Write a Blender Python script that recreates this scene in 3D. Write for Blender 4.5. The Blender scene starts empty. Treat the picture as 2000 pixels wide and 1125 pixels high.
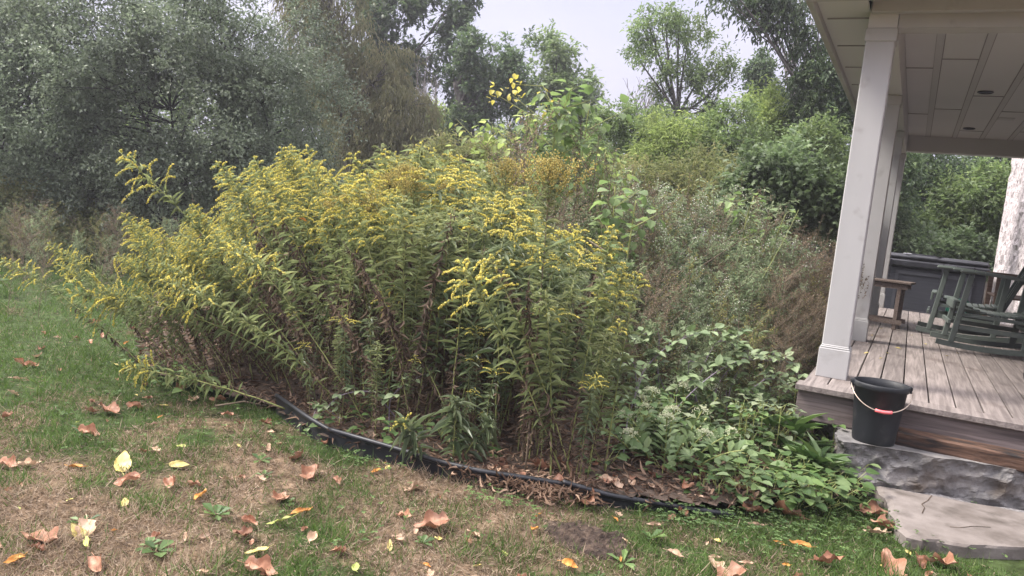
import bpy, math, random
import numpy as np
from mathutils import Vector, Matrix

# ------------------------------------------------------------------ camera
F, H = 1530.0, 1.35
d1 = np.array([783, 74.5, -F]); d1 /= np.linalg.norm(d1)
d2 = -np.array([-3035, 473.5, -F]); d2 -= d2.dot(d1) * d1; d2 /= np.linalg.norm(d2)
R = np.stack([d2, d1, np.cross(d2, d1)])
O = np.array([0, 0, H])
S = bpy.context.scene
C = S.collection
cam = bpy.data.cameras.new('camera'); cam.lens = 36 * F / 2000; cam.sensor_width = 36
cam.clip_start = 0.05; cam.clip_end = 2000
co = bpy.data.objects.new('camera', cam); C.objects.link(co); S.camera = co
m4 = np.eye(4); m4[:3, :3] = R; m4[:3, 3] = O
co.matrix_world = Matrix(m4.tolist())

# ------------------------------------------------------------------ world, sun, exposure
SUN_EL, SUN_AZ = math.radians(50), math.radians(-108)     # azimuth from +Y towards +X
W = bpy.data.worlds.new('World'); S.world = W; W.use_nodes = True
nt = W.node_tree; N = nt.nodes; Lk = nt.links; N.clear()
out = N.new('ShaderNodeOutputWorld'); bg = N.new('ShaderNodeBackground')
sky = N.new('ShaderNodeTexSky'); sky.sky_type = 'NISHITA'; sky.sun_disc = False
sky.sun_elevation = SUN_EL; sky.sun_rotation = SUN_AZ; sky.air_density = 1.5; sky.dust_density = 4
tc = N.new('ShaderNodeTexCoord'); sep = N.new('ShaderNodeSeparateXYZ')
grad = N.new('ShaderNodeValToRGB')           # an overcast sky is brighter overhead
grad.color_ramp.elements[0].position = 0.0; grad.color_ramp.elements[0].color = (2.1, 2.05, 2.65, 1)
grad.color_ramp.elements[1].position = 1.0; grad.color_ramp.elements[1].color = (18.5, 18.2, 18.4, 1)
e = grad.color_ramp.elements.new(0.38); e.color = (2.5, 2.42, 3.1, 1)
e = grad.color_ramp.elements.new(0.6); e.color = (9.0, 8.8, 9.6, 1)
nz = N.new('ShaderNodeTexNoise'); nz.inputs['Scale'].default_value = 2.2; nz.inputs['Detail'].default_value = 5
mpn = N.new('ShaderNodeMapping'); mpn.inputs['Scale'].default_value = (1, 1, 3)
cl = N.new('ShaderNodeMix'); cl.data_type = 'RGBA'; cl.blend_type = 'MULTIPLY'
crn = N.new('ShaderNodeValToRGB'); crn.color_ramp.elements[0].color = (.86, .87, .93, 1); crn.color_ramp.elements[0].position = .35
crn.color_ramp.elements[1].color = (1.08, 1.05, 1.04, 1); crn.color_ramp.elements[1].position = .65
mx = N.new('ShaderNodeMix'); mx.data_type = 'RGBA'; mx.inputs[0].default_value = 0.88
Lk.new(tc.outputs['Generated'], sep.inputs[0]); Lk.new(sep.outputs['Z'], grad.inputs[0])
Lk.new(tc.outputs['Generated'], mpn.inputs[0]); Lk.new(mpn.outputs[0], nz.inputs['Vector']); Lk.new(nz.outputs[0], crn.inputs[0])
cl.inputs[0].default_value = 1.0
Lk.new(grad.outputs[0], cl.inputs[6]); Lk.new(crn.outputs[0], cl.inputs[7])
Lk.new(sky.outputs[0], mx.inputs[6]); Lk.new(cl.outputs[2], mx.inputs[7])
Lk.new(mx.outputs[2], bg.inputs[0]); bg.inputs[1].default_value = 0.1
Lk.new(bg.outputs[0], out.inputs[0])
sl = bpy.data.lights.new('sun', 'SUN'); sl.energy = 2.7; sl.angle = math.radians(16); sl.color = (1, .95, .87)
so = bpy.data.objects.new('sun', sl); C.objects.link(so)
sd = Vector((math.sin(SUN_AZ) * math.cos(SUN_EL), math.cos(SUN_AZ) * math.cos(SUN_EL), math.sin(SUN_EL)))
so.rotation_euler = sd.to_track_quat('Z', 'Y').to_euler(); so.location = sd * 30
S.view_settings.view_transform = 'Standard'; S.view_settings.look = 'None'
S.view_settings.exposure = 1.6; S.view_settings.gamma = 1
S.cycles.max_bounces = 7; S.cycles.diffuse_bounces = 4; S.cycles.glossy_bounces = 2
S.cycles.transmission_bounces = 3; S.cycles.transparent_max_bounces = 4
S.cycles.caustics_reflective = False; S.cycles.caustics_refractive = False

# ------------------------------------------------------------------ survey of the site (all lengths in metres)
def ray(px, py): return R @ np.array([px - 1000, 562.5 - py, -F]) / F
def gr(px, py, z=0.0):
    r = ray(px, py); return O + r * ((z - H) / r[2])
def at(px, py, d): return O + ray(px, py) * d
fw = R @ np.array([0, 0, -1.0]); fw[2] = 0; fw /= np.linalg.norm(fw)
rt = np.array([fw[1], -fw[0], 0])
def uv(u, v, z=0.0):                                    # right / forward of where the photographer stands
    p = rt * u + fw * v; return np.array([p[0], p[1], z])
def touv(p): return float(np.dot(p[:2], rt[:2])), float(np.dot(p[:2], fw[:2]))
rng = np.random.default_rng(11); random.seed(5)

# ------------------------------------------------------------------ value noise
_lat = np.random.default_rng(3).random((256, 256))
def vnoise(x, y, s):
    x = np.asarray(x) * s + 1000.3; y = np.asarray(y) * s + 1000.7
    xi = np.floor(x).astype(int); yi = np.floor(y).astype(int); fx = x - xi; fy = y - yi
    fx = fx * fx * (3 - 2 * fx); fy = fy * fy * (3 - 2 * fy)
    g = lambda a, b: _lat[a % 256, b % 256]
    return (g(xi, yi) * (1 - fx) + g(xi + 1, yi) * fx) * (1 - fy) + (g(xi, yi + 1) * (1 - fx) + g(xi + 1, yi + 1) * fx) * fy

# ------------------------------------------------------------------ mesh builder
class MB:
    def __init__(s): s.v = []; s.l = []; s.t = []; s.r = []; s.n = 0
    def add(s, v, faces, rnd=0.5):
        v = np.asarray(v, float).reshape(-1, 3); s.v.append(v)
        for f in faces: s.l.append(np.asarray(f) + s.n); s.t.append(np.array([len(f)]))
        s.r.append(np.full(len(faces), rnd)); s.n += len(v)
    def raw(s, v, loops, tots, rnd):
        s.v.append(v); s.l.append(loops + s.n); s.t.append(tots); s.r.append(rnd); s.n += len(v)
    def box(s, lo, hi, rnd=0.5, taper=0, M=None, bev=0):
        x0, y0, z0 = lo; x1, y1, z1 = hi
        if bev:
            b = bev; vs = []; P = []
            for z, k in ((z0, b), (z0 + b, 0), (z1 - b, 0), (z1, b)):
                for (x, y) in ((x0 + k, y0 + b + 0*k), (x0 + b, y0 + k), (x1 - b, y0 + k), (x1 - k, y0 + b), (x1 - k, y1 - b), (x1 - b, y1 - k), (x0 + b, y1 - k), (x0 + k, y1 - b)):
                    vs.append((x, y, z))
            f = []
            for a in range(3):
                for i in range(8):
                    j = (i + 1) % 8; f.append((a * 8 + i, a * 8 + j, a * 8 + 8 + j, a * 8 + 8 + i))
            f.append(tuple(range(7, -1, -1))); f.append(tuple(range(24, 32)))
        else:
            t = taper
            vs = [(x0, y0, z0), (x1, y0, z0), (x1, y1, z0), (x0, y1, z0), (x0 + t, y0 + t, z1), (x1 - t, y0 + t, z1), (x1 - t, y1 - t, z1), (x0 + t, y1 - t, z1)]
            f = [(3, 2, 1, 0), (4, 5, 6, 7), (0, 1, 5, 4), (1, 2, 6, 5), (2, 3, 7, 6), (3, 0, 4, 7)]
        vs = np.array(vs)
        if M is not None: vs = vs @ np.array(M.to_3x3()).T + np.array(M.translation)
        s.add(vs, f, rnd); return s
    def bar(s, a, b, w, h, up=(0, 0, 1), rnd=0.5, bev=0):
        a = Vector(a); b = Vector(b); y = (b - a); L = y.length; y.normalize(); u = Vector(up)
        x = y.cross(u).normalized(); z = x.cross(y)
        M = Matrix((x, y, z)).transposed().to_4x4(); M.translation = a
        return s.box((-w / 2, 0, -h / 2), (w / 2, L, h / 2), rnd, 0, M, bev)
    def tube(s, P, rad, n=6, rnd=0.5, cap=True):
        P = np.asarray(P, float); k = len(P); rad = np.broadcast_to(np.asarray(rad, float), (k,))
        T = np.gradient(P, axis=0); T /= np.linalg.norm(T, axis=1)[:, None] + 1e-12
        a = np.array([0, 0, 1.0]) if abs(T[0, 2]) < .9 else np.array([1.0, 0, 0])
        X = np.cross(T, a)
        for i in range(k):
            if np.linalg.norm(X[i]) < 1e-3: X[i] = X[i - 1] if i else (1, 0, 0)
        X /= np.linalg.norm(X, axis=1)[:, None]; Y = np.cross(T, X)
        th = np.arange(n) * 2 * np.pi / n
        v = P[:, None] + rad[:, None, None] * (np.cos(th)[None, :, None] * X[:, None] + np.sin(th)[None, :, None] * Y[:, None])
        i = np.arange(k - 1)[:, None] * n; j = np.arange(n)[None]; j2 = (j + 1) % n
        q = np.stack([i + j, i + j2, i + n + j2, i + n + j], -1).reshape(-1, 4)
        s.raw(v.reshape(-1, 3), q.ravel(), np.full(len(q), 4), np.full(len(q), rnd))
        if cap: s.l.append(np.arange(n)[::-1] + s.n - k * n); s.l.append(np.arange(n) + s.n - n); s.t.append(np.array([n, n])); s.r.append(np.full(2, rnd))
        return s
    def inst(s, T, pos, d, up, L, wd, rnd):
        tv, tf = T; n = len(pos)
        if n == 0: return s
        pos = np.asarray(pos, float); d = np.asarray(d, float); d = d / (np.linalg.norm(d, axis=1)[:, None] + 1e-9)
        x = np.cross(d, np.broadcast_to(up, d.shape)); nx = np.linalg.norm(x, axis=1)[:, None]
        x = np.where(nx < 1e-3, [1, 0, 0], x / (nx + 1e-9)); z = np.cross(x, d)
        L = np.broadcast_to(L, (n,))[:, None, None]; wd = np.broadcast_to(wd, (n,))[:, None, None]
        v = pos[:, None] + x[:, None] * tv[None, :, 0:1] * wd + d[:, None] * tv[None, :, 1:2] * L + z[:, None] * tv[None, :, 2:3] * L
        base = np.concatenate([np.asarray(f) for f in tf]); tots = np.array([len(f) for f in tf])
        loops = (base[None] + (np.arange(n) * len(tv))[:, None]).ravel()
        s.raw(v.reshape(-1, 3), loops, np.tile(tots, n), np.repeat(np.broadcast_to(rnd, (n,)), len(tf))); return s
    def mesh(s, name, mats, smooth=False):
        me = bpy.data.meshes.new(name)
        v = np.concatenate(s.v); l = np.concatenate(s.l).astype(np.int32); t = np.concatenate(s.t).astype(np.int32); r = np.concatenate(s.r)
        me.vertices.add(len(v)); me.vertices.foreach_set('co', v.astype(np.float32).ravel())
        me.loops.add(len(l)); me.loops.foreach_set('vertex_index', l)
        me.polygons.add(len(t)); me.polygons.foreach_set('loop_start', np.concatenate([[0], np.cumsum(t)[:-1]]).astype(np.int32))
        try: me.polygons.foreach_set('loop_total', t)
        except Exception: pass
        me.polygons.foreach_set('use_smooth', np.full(len(t), smooth))
        me.update(calc_edges=True)
        a = me.attributes.new('rnd', 'FLOAT', 'FACE'); a.data.foreach_set('value', r.astype(np.float32))
        me.materials.append(mats); return me
    def build(s, name, mat, parent=None, smooth=False, loc=None):
        o = bpy.data.objects.new(name, s.mesh(name, mat, smooth)); C.objects.link(o)
        if parent is not None: o.parent = parent
        if loc is not None: o.location = loc
        return o

def tag(o, label, cat, group=None, kind=None):
    if label: o['label'] = label
    if cat: o['category'] = cat
    if group: o['group'] = group
    if kind: o['kind'] = kind
    return o
def thing(name, label, cat, loc=(0, 0, 0), rz=0, group=None):
    o = bpy.data.objects.new(name, None); C.objects.link(o); o.empty_display_size = .1
    o.location = loc; o.rotation_euler = (0, 0, rz); return tag(o, label, cat, group)
def dup(o, parent=None):
    c = o.copy(); C.objects.link(c)
    if parent is not None: c.parent = parent
    for ch in o.children: dup(ch, c)
    return c
def place(proto, used, loc, rz=0, sc=1.0, label=None, group=None, rx=0, ry=0):
    """first call moves the prototype itself, later ones copy it with its parts"""
    if proto.name in used: o = dup(proto)
    else: used.add(proto.name); o = proto
    o.location = loc; o.rotation_euler = (rx, ry, rz)
    o.scale = (sc, sc, sc) if np.isscalar(sc) else sc
    if label: o['label'] = label
    if group: o['group'] = group
    return o

# ------------------------------------------------------------------ leaf shapes
def leaf_t(rows, fold=.12, droop=.25, dy=0):
    v = [(0, 0, 0)]; f = []
    k = len(rows)
    for t, w in rows:
        z = -droop * t * t
        v += [(-w, t, z + fold * w), (0, t, z), (w, t, z + fold * w)]
    v.append((0, 1, -droop)); n = len(v) - 1
    f += [(0, 2, 1), (0, 3, 2)]
    for i in range(k - 1):
        a = 1 + 3 * i; b = a + 3
        f += [(a, a + 1, b + 1, b), (a + 1, a + 2, b + 2, b + 1)]
    a = 1 + 3 * (k - 1); f += [(a, a + 1, n), (a + 1, a + 2, n)]
    return np.array(v, float), f
LANCE = leaf_t([(.3, .5), (.62, .4)], .3, .30)
LANCE3 = leaf_t([(.18, .38), (.42, .5), (.72, .3)], .35, .5)
OVATE = leaf_t([(.15, .40), (.42, .5), (.75, .30)], .18, .22)
OBOV = leaf_t([(.35, .28), (.72, .5)], .2, .1)
DIAM = (np.array([(0, 0, 0), (.5, .45, .12), (0, 1, -.1), (-.5, .45, .12)], float), [(0, 1, 2), (0, 2, 3)])
SPRAY = (np.array([(0, 0, 0), (.16, .3, .05), (.5, .38, 0), (.2, .52, .06), (.42, .8, -.05), (.12, .75, 0), (0, 1, -.12),
                   (-.12, .75, 0), (-.45, .74, -.02), (-.2, .5, .06), (-.5, .42, 0), (-.14, .25, .05)], float),
         [(0, 1, 11), (1, 2, 3), (1, 3, 9, 11), (9, 10, 11), (3, 4, 5), (3, 5, 7, 9), (7, 8, 9), (5, 6, 7)])
BLOB = (np.array([(.5, 0, 0), (-.5, 0, 0), (0, .5, 0), (0, -.5, 0), (0, 0, .5), (0, 0, -.5)], float),
        [(0, 2, 4), (2, 1, 4), (1, 3, 4), (3, 0, 4), (2, 0, 5), (1, 2, 5), (3, 1, 5), (0, 3, 5)])
PETAL = (np.array([(0, 0, 0), (.5, .5, .1), (0, 1, 0), (-.5, .5, .1)], float), [(0, 1, 2, 3)])

def rdir(n, g=rng):
    d = g.normal(size=(n, 3)); return d / np.linalg.norm(d, axis=1)[:, None]

# ------------------------------------------------------------------ materials
def lin(r, g, b):
    f = lambda c: (c / 255 / 12.92) if c <= 10 else ((c / 255 + .055) / 1.055) ** 2.4
    return (f(r), f(g), f(b), 1)
def newmat(name):
    m = bpy.data.materials.new(name); m.use_nodes = True; t = m.node_tree
    b = t.nodes['Principled BSDF']; return m, t, b
def ramp(t, cols):
    r = t.nodes.new('ShaderNodeValToRGB'); n = len(cols); el = r.color_ramp.elements
    for i, c in enumerate(cols):
        p, c = (c if len(c) == 2 else (i / max(1, n - 1), c))
        if i < 2: e = el[i]; e.position = p
        else: e = el.new(p)
        e.color = c if len(c) == 4 else (*c, 1)
    return r
def leafmat(name, cols, rough=.5, tr=.3, spec=.35, clump=(.72, 1.3), cscale=1.6):
    m, t, b = newmat(name)
    a = t.nodes.new('ShaderNodeAttribute'); a.attribute_name = 'rnd'
    r = ramp(t, cols); t.links.new(a.outputs['Fac'], r.inputs[0])
    tx = t.nodes.new('ShaderNodeTexCoord'); oi = t.nodes.new('ShaderNodeObjectInfo')
    no = t.nodes.new('ShaderNodeTexNoise'); no.noise_dimensions = '4D'; no.inputs['Scale'].default_value = cscale; no.inputs['Detail'].default_value = 3
    mu = t.nodes.new('ShaderNodeMath'); mu.operation = 'MULTIPLY'; mu.inputs[1].default_value = 37
    t.links.new(oi.outputs['Random'], mu.inputs[0]); t.links.new(mu.outputs[0], no.inputs['W'])
    t.links.new(tx.outputs['Object'], no.inputs['Vector'])
    mr = t.nodes.new('ShaderNodeMapRange'); mr.inputs[1].default_value = .33; mr.inputs[2].default_value = .67
    mr.inputs[3].default_value = clump[0]; mr.inputs[4].default_value = clump[1]
    t.links.new(no.outputs[0], mr.inputs[0])
    hs = t.nodes.new('ShaderNodeHueSaturation'); t.links.new(r.outputs[0], hs.inputs['Color']); t.links.new(mr.outputs[0], hs.inputs['Value'])
    t.links.new(hs.outputs[0], b.inputs['Base Color']); b.inputs['Roughness'].default_value = rough
    b.inputs['Specular IOR Level'].default_value = spec
    if tr:
        ts = t.nodes.new('ShaderNodeBsdfTranslucent'); mxs = t.nodes.new('ShaderNodeMixShader'); mxs.inputs[0].default_value = tr
        h2 = t.nodes.new('ShaderNodeHueSaturation'); h2.inputs['Value'].default_value = 1.3; h2.inputs['Saturation'].default_value = 1.1
        t.links.new(hs.outputs[0], h2.inputs['Color']); t.links.new(h2.outputs[0], ts.inputs[0])
        t.links.new(b.outputs[0], mxs.inputs[1]); t.links.new(ts.outputs[0], mxs.inputs[2])
        t.links.new(mxs.outputs[0], t.nodes['Material Output'].inputs[0])
    return m
def surf(name, cols, scale=5, stretch=(1, 1, 1), rough=.7, bump=.2, bscale=None, detail=6, spec=.3, dist=0, bdist=.01, metal=0, coord='Object', wear=None):
    """noise-driven colour ramp with bump"""
    m, t, b = newmat(name)
    tx = t.nodes.new('ShaderNodeTexCoord'); mp = t.nodes.new('ShaderNodeMapping'); mp.inputs['Scale'].default_value = stretch
    no = t.nodes.new('ShaderNodeTexNoise'); no.inputs['Scale'].default_value = scale; no.inputs['Detail'].default_value = detail; no.inputs['Distortion'].default_value = dist
    t.links.new(tx.outputs[coord], mp.inputs[0]); t.links.new(mp.outputs[0], no.inputs['Vector'])
    r = ramp(t, cols); t.links.new(no.outputs[0], r.inputs[0]); cout = r.outputs[0]
    if wear:
        n3 = t.nodes.new('ShaderNodeTexNoise'); n3.inputs['Scale'].default_value = wear[1]; n3.inputs['Detail'].default_value = 8
        t.links.new(tx.outputs[coord], n3.inputs['Vector'])
        rr = ramp(t, [(wear[2], (0, 0, 0, 1)), (wear[3], (1, 1, 1, 1))]); t.links.new(n3.outputs[0], rr.inputs[0])
        mm = t.nodes.new('ShaderNodeMix'); mm.data_type = 'RGBA'; t.links.new(rr.outputs[0], mm.inputs[0]); t.links.new(cout, mm.inputs[6]); mm.inputs[7].default_value = wear[0]
        cout = mm.outputs[2]
    t.links.new(cout, b.inputs['Base Color'])
    b.inputs['Roughness'].default_value = rough; b.inputs['Specular IOR Level'].default_value = spec; b.inputs['Metallic'].default_value = metal
    if bump:
        n2 = t.nodes.new('ShaderNodeTexNoise'); n2.inputs['Scale'].default_value = bscale or scale * 3; n2.inputs['Detail'].default_value = 8
        t.links.new(mp.outputs[0], n2.inputs['Vector'])
        bp = t.nodes.new('ShaderNodeBump'); bp.inputs['Strength'].default_value = bump; bp.inputs['Distance'].default_value = bdist
        t.links.new(n2.outputs[0], bp.inputs['Height']); t.links.new(bp.outputs[0], b.inputs['Normal'])
    return m

M = {}
M['white'] = surf('painted_wood', [(.3, (.37, .362, .358, 1)), (.7, (.42, .412, .408, 1))], 1.2, (3, 3, .6), .5, .12, 30, bdist=.004, wear=((.30, .285, .275, 1), 7, .60, .76))
M['soffit'] = surf('soffit_paint', [(.3, (.52, .515, .52, 1)), (.7, (.57, .565, .57, 1))], .9, (1, 1, 1), .6, .06, 20, bdist=.004)
M['batten'] = surf('batten_paint', [(.3, (.44, .435, .44, 1)), (.7, (.48, .475, .48, 1))], .9, (1, 1, 1), .6, .06, 20, bdist=.004)
M['groove'] = surf('groove_paint', [(.3, (.24, .225, .23, 1)), (.7, (.29, .27, .27, 1))], 2, (1, 1, 1), .8, 0)
M['green_paint'] = surf('green_chair_paint', [(.3, (.085, .104, .093, 1)), (.7, (.12, .142, .128, 1))], 6, (1, 1, 1), .45, .1, 30, bdist=.003, wear=((.14, .16, .13, 1), 22, .62, .8))
M['tub'] = surf('tub_panel', [(.3, (.040, .041, .054, 1)), (.7, (.056, .057, .074, 1))], 3, (1, 1, 12), .55, .1, 20, bdist=.004)
M['tubframe'] = surf('tub_frame', [(.3, (.065, .066, .085, 1)), (.7, (.085, .086, .105, 1))], 3, (1, 1, 1), .5, 0)
M['tublid'] = surf('tub_vinyl', [(.3, (.025, .025, .032, 1)), (.7, (.045, .045, .055, 1))], 3, (1, 1, 1), .4, .2, 8, bdist=.01)
M['bucket'] = surf('bucket_rubber', [(.3, (.010, .011, .014, 1)), (.7, (.018, .020, .024, 1))], 5, (1, 1, 1), .55, .15, 40, bdist=.002, wear=((.06, .058, .055, 1), 9, .56, .80))
M['edging'] = surf('edging_plastic', [(.3, (.012, .013, .016, 1)), (.7, (.026, .027, .032, 1))], 6, (1, 1, 1), .42, .1, 40, bdist=.003, wear=((.10, .085, .07, 1), 12, .58, .8))
M['grip'] = surf('grip_plastic', [(.3, (.75, .12, .14, 1)), (.7, (.85, .18, .19, 1))], 9, (1, 1, 1), .4, 0)
M['wire'] = surf('wire_metal', [(.3, (.42, .33, .27, 1)), (.7, (.55, .46, .38, 1))], 30, (1, 1, 1), .4, 0, metal=.6)
M['darkmetal'] = surf('dark_metal', [(.3, (.03, .03, .04, 1)), (.7, (.06, .06, .07, 1))], 9, (1, 1, 1), .35, 0, metal=.5)
M['lens'] = surf('lamp_lens', [(.3, (.10, .11, .15, 1)), (.7, (.16, .17, .22, 1))], 9, (1, 1, 1), .25, 0)
M['tablewood'] = surf('weathered_table', [(.3, (.075, .052, .043, 1)), (.7, (.17, .135, .118, 1))], 6, (12, 1, 12), .8, .3, 14, bdist=.004)
M['benchwood'] = surf('bench_wood', [(.3, (.10, .065, .05, 1)), (.7, (.18, .125, .10, 1))], 6, (8, 1, 8), .7, .3, 14, bdist=.004)
M['hose'] = surf('hose_plastic', [(.3, (.01, .085, .06, 1)), (.7, (.015, .12, .085, 1))], 9, (1, 1, 1), .4, 0)
M['oldbeam'] = surf('stained_beam', [(.40, (.016, .012, .011, 1)), (.50, (.055, .030, .020, 1)), (.62, (.11, .062, .042, 1)), (.8, (.035, .022, .018, 1))], 3.2, (1.2, 4, 7), .75, .5, 8, bdist=.01, dist=.8)
M['stone'] = surf('ledge_stone', [(.32, (.085, .08, .078, 1)), (.5, (.16, .152, .15, 1)), (.62, (.20, .185, .175, 1)), (.78, (.27, .255, .245, 1))], 7, (1, 1, 1), .9, .9, 34, bdist=.012, wear=((.09, .07, .055, 1), 4, .56, .75))
M['rock'] = surf('edging_rock', [(.3, (.20, .17, .155, 1)), (.7, (.36, .32, .30, 1))], 4, (1, 1, 1), .9, .7, 12, bdist=.03)
M['dbark'] = surf('shrub_bark', [(.3, (.022, .02, .02, 1)), (.7, (.05, .045, .045, 1))], 6, (4, 4, .8), .9, .3, 12, bdist=.02)
M['bark'] = surf('bark', [(.3, (.045, .038, .036, 1)), (.7, (.12, .105, .098, 1))], 6, (4, 4, .8), .9, .6, 12, bdist=.03)
M['deadbark'] = surf('dead_bark', [(.3, (.14, .125, .125, 1)), (.7, (.24, .22, .215, 1))], 6, (4, 4, .8), .9, .3, 12, bdist=.02)
M['stem'] = surf('green_stem', [(.3, (.17, .20, .06, 1)), (.7, (.33, .34, .13, 1))], 3, (1, 1, 1), .6, 0)
M['stem2'] = surf('brown_stem', [(.3, (.075, .055, .04, 1)), (.7, (.20, .155, .105, 1))], 4, (1, 1, 1), .7, 0)
M['cane'] = surf('purple_cane', [(.3, (.12, .085, .11, 1)), (.7, (.27, .23, .28, 1))], 6, (1, 1, 1), .6, 0)

# weathered deck boards: grain runs along Y, worn at board level via object coords
def woodmat(name, dark, light, axis):
    m, t, b = newmat(name)
    tx = t.nodes.new('ShaderNodeTexCoord'); mp = t.nodes.new('ShaderNodeMapping')
    mp.inputs['Scale'].default_value = (26, 1.3, 26) if axis == 'Y' else (1.3, 26, 26)
    no = t.nodes.new('ShaderNodeTexNoise'); no.inputs['Scale'].default_value = 1.6; no.inputs['Detail'].default_value = 9; no.inputs['Distortion'].default_value = .9
    a = t.nodes.new('ShaderNodeAttribute'); a.attribute_name = 'rnd'
    t.links.new(tx.outputs['Object'], mp.inputs[0]); t.links.new(mp.outputs[0], no.inputs['Vector'])
    r = ramp(t, [(.30, dark), (.5, tuple(.5 * (x + y) for x, y in zip(dark, light))), (.68, light)]); t.links.new(no.outputs[0], r.inputs[0])
    hs = t.nodes.new('ShaderNodeHueSaturation'); mr = t.nodes.new('ShaderNodeMapRange'); mr.inputs[3].default_value = .82; mr.inputs[4].default_value = 1.14
    t.links.new(a.outputs['Fac'], mr.inputs[0]); t.links.new(mr.outputs[0], hs.inputs['Value']); t.links.new(r.outputs[0], hs.inputs['Color'])
    big = t.nodes.new('ShaderNodeTexNoise'); big.inputs['Scale'].default_value = 2.3; big.inputs['Detail'].default_value = 5; t.links.new(tx.outputs['Object'], big.inputs['Vector'])
    rb = ramp(t, [(.60, (1, 1, 1, 1)), (.72, (.55, .5, .48, 1))]); t.links.new(big.outputs[0], rb.inputs[0])
    mm = t.nodes.new('ShaderNodeMix'); mm.data_type = 'RGBA'; mm.blend_type = 'MULTIPLY'; mm.inputs[0].default_value = 1
    t.links.new(hs.outputs[0], mm.inputs[6]); t.links.new(rb.outputs[0], mm.inputs[7]); t.links.new(mm.outputs[2], b.inputs['Base Color'])
    b.inputs['Roughness'].default_value = .75
    bp = t.nodes.new('ShaderNodeBump'); bp.inputs['Strength'].default_value = .4; bp.inputs['Distance'].default_value = .004
    t.links.new(no.outputs[0], bp.inputs['Height']); t.links.new(bp.outputs[0], b.inputs['Normal'])
    return m
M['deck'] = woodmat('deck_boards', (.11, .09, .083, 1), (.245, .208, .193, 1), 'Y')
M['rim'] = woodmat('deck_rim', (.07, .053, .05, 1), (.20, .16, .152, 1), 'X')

# foliage palettes
g = lambda *c: tuple(c) + (1,)
M['gr_leaf'] = leafmat('goldenrod_leaf', [g(.105, .135, .06), g(.20, .235, .11), g(.36, .385, .19)], .42, .42, .5, (.75, 1.25), 2)
M['gr_leaf2'] = leafmat('broad_goldenrod_leaf', [g(.075, .105, .05), g(.13, .165, .085), g(.24, .28, .16)], .42, .36, .5, (.75, 1.25), 2)
M['gr_dry'] = leafmat('goldenrod_dry_leaf', [g(.05, .036, .028), g(.11, .078, .058), g(.21, .155, .11)], .8, .2, .1, (.7, 1.3), 3)
M['gr_flower'] = leafmat('goldenrod_bloom', [g(.38, .37, .09), g(.66, .58, .14), g(.80, .73, .28)], .7, .35, .1, (.8, 1.2), 8)
M['gr_flower_old'] = leafmat('goldenrod_old_bloom', [g(.24, .20, .07), g(.42, .345, .11), g(.58, .50, .20)], .7, .3, .1, (.8, 1.2), 8)
M['sage'] = leafmat('sky_sheen_shrub_leaf', [g(.085, .112, .074), g(.15, .185, .122), g(.26, .30, .21)], .45, .36, .4, (.62, 1.3), .8)  # pale end of the ramp paints sky reflections into the leaf colour
M['willow'] = leafmat('drooping_leaf', [g(.10, .105, .06), g(.165, .165, .09), g(.25, .22, .13)], .6, .4, .2, (.7, 1.3), .8)
M['dark'] = leafmat('dark_tree_leaf', [g(0.0416, 0.0676, 0.0364), g(0.078, 0.114, 0.0546), g(0.137, 0.182, 0.0806)], .5, 0.40, .35, (.65, 1.35), .7)
M['mid'] = leafmat('mid_tree_leaf', [g(0.0878, 0.128, 0.054), g(0.142, 0.196, 0.081), g(0.243, 0.297, 0.121)], .5, 0.45, .35, (.65, 1.35), .8)
M['light'] = leafmat('light_bush_leaf', [g(0.137, 0.182, 0.065), g(0.215, 0.273, 0.0975), g(0.351, 0.403, 0.156)], .5, 0.50, .3, (.75, 1.25), 1)
M['olive'] = leafmat('olive_tree_leaf', [g(0.115, 0.135, 0.0607), g(0.189, 0.209, 0.0918), g(0.284, 0.257, 0.121)], .5, 0.45, .3, (.7, 1.3), .8)
M['blue'] = leafmat('pinnate_leaf', [g(.075, .11, .055), g(.13, .18, .085), g(.23, .29, .15)], .45, .4, .35, (.6, 1.3), 1)
M['big'] = leafmat('sapling_leaf', [g(0.105, 0.158, 0.0578), g(0.158, 0.226, 0.0893), g(0.231, 0.304, 0.126)], .45, .45, .35, (.8, 1.25), 2)
M['yellow'] = leafmat('yellow_leaf', [g(.42, .38, .10), g(.58, .52, .16)], .5, .4, .2, (.9, 1.1), 5)
M['aster'] = leafmat('aster_leaf', [g(0.112, 0.15, 0.087), g(0.188, 0.232, 0.135), g(0.3, 0.338, 0.21)], .55, 0.45, .3, (.7, 1.3), 2)
M['white_fl'] = leafmat('aster_bloom', [g(.45, .43, .36), g(.66, .64, .58)], .7, .2, .1, (.9, 1.1), 5)
M['seed'] = leafmat('dry_seed', [g(0.182, 0.13, 0.0845), g(0.312, 0.227, 0.156), g(0.429, 0.325, 0.221)], .8, .2, .1, (.8, 1.2), 3)
M['mug'] = leafmat('mugwort', [g(.11, .095, .07), g(.19, .17, .125), g(.30, .26, .19)], .7, .25, .2, (.7, 1.3), 2)
M['rasp'] = leafmat('raspberry_leaf', [g(0.1, 0.145, 0.065), g(0.155, 0.205, 0.1), g(0.25, 0.305, 0.17)], .5, .25, .35, (.85, 1.2), 2)
M['sedum'] = leafmat('sedum_leaf', [g(.09, .14, .055), g(.135, .19, .08), g(.19, .25, .115)], .5, .2, .3, (.8, 1.15), 3)
M['sedumfl'] = leafmat('sedum_bloom', [g(.42, .45, .28), g(.58, .58, .42)], .8, .2, .1, (.9, 1.1), 5)
M['weed'] = leafmat('weed_leaf', [g(.05, .092, .03), g(.08, .135, .042), g(.14, .205, .07)], .5, .3, .3, (.7, 1.25), 3)
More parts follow.
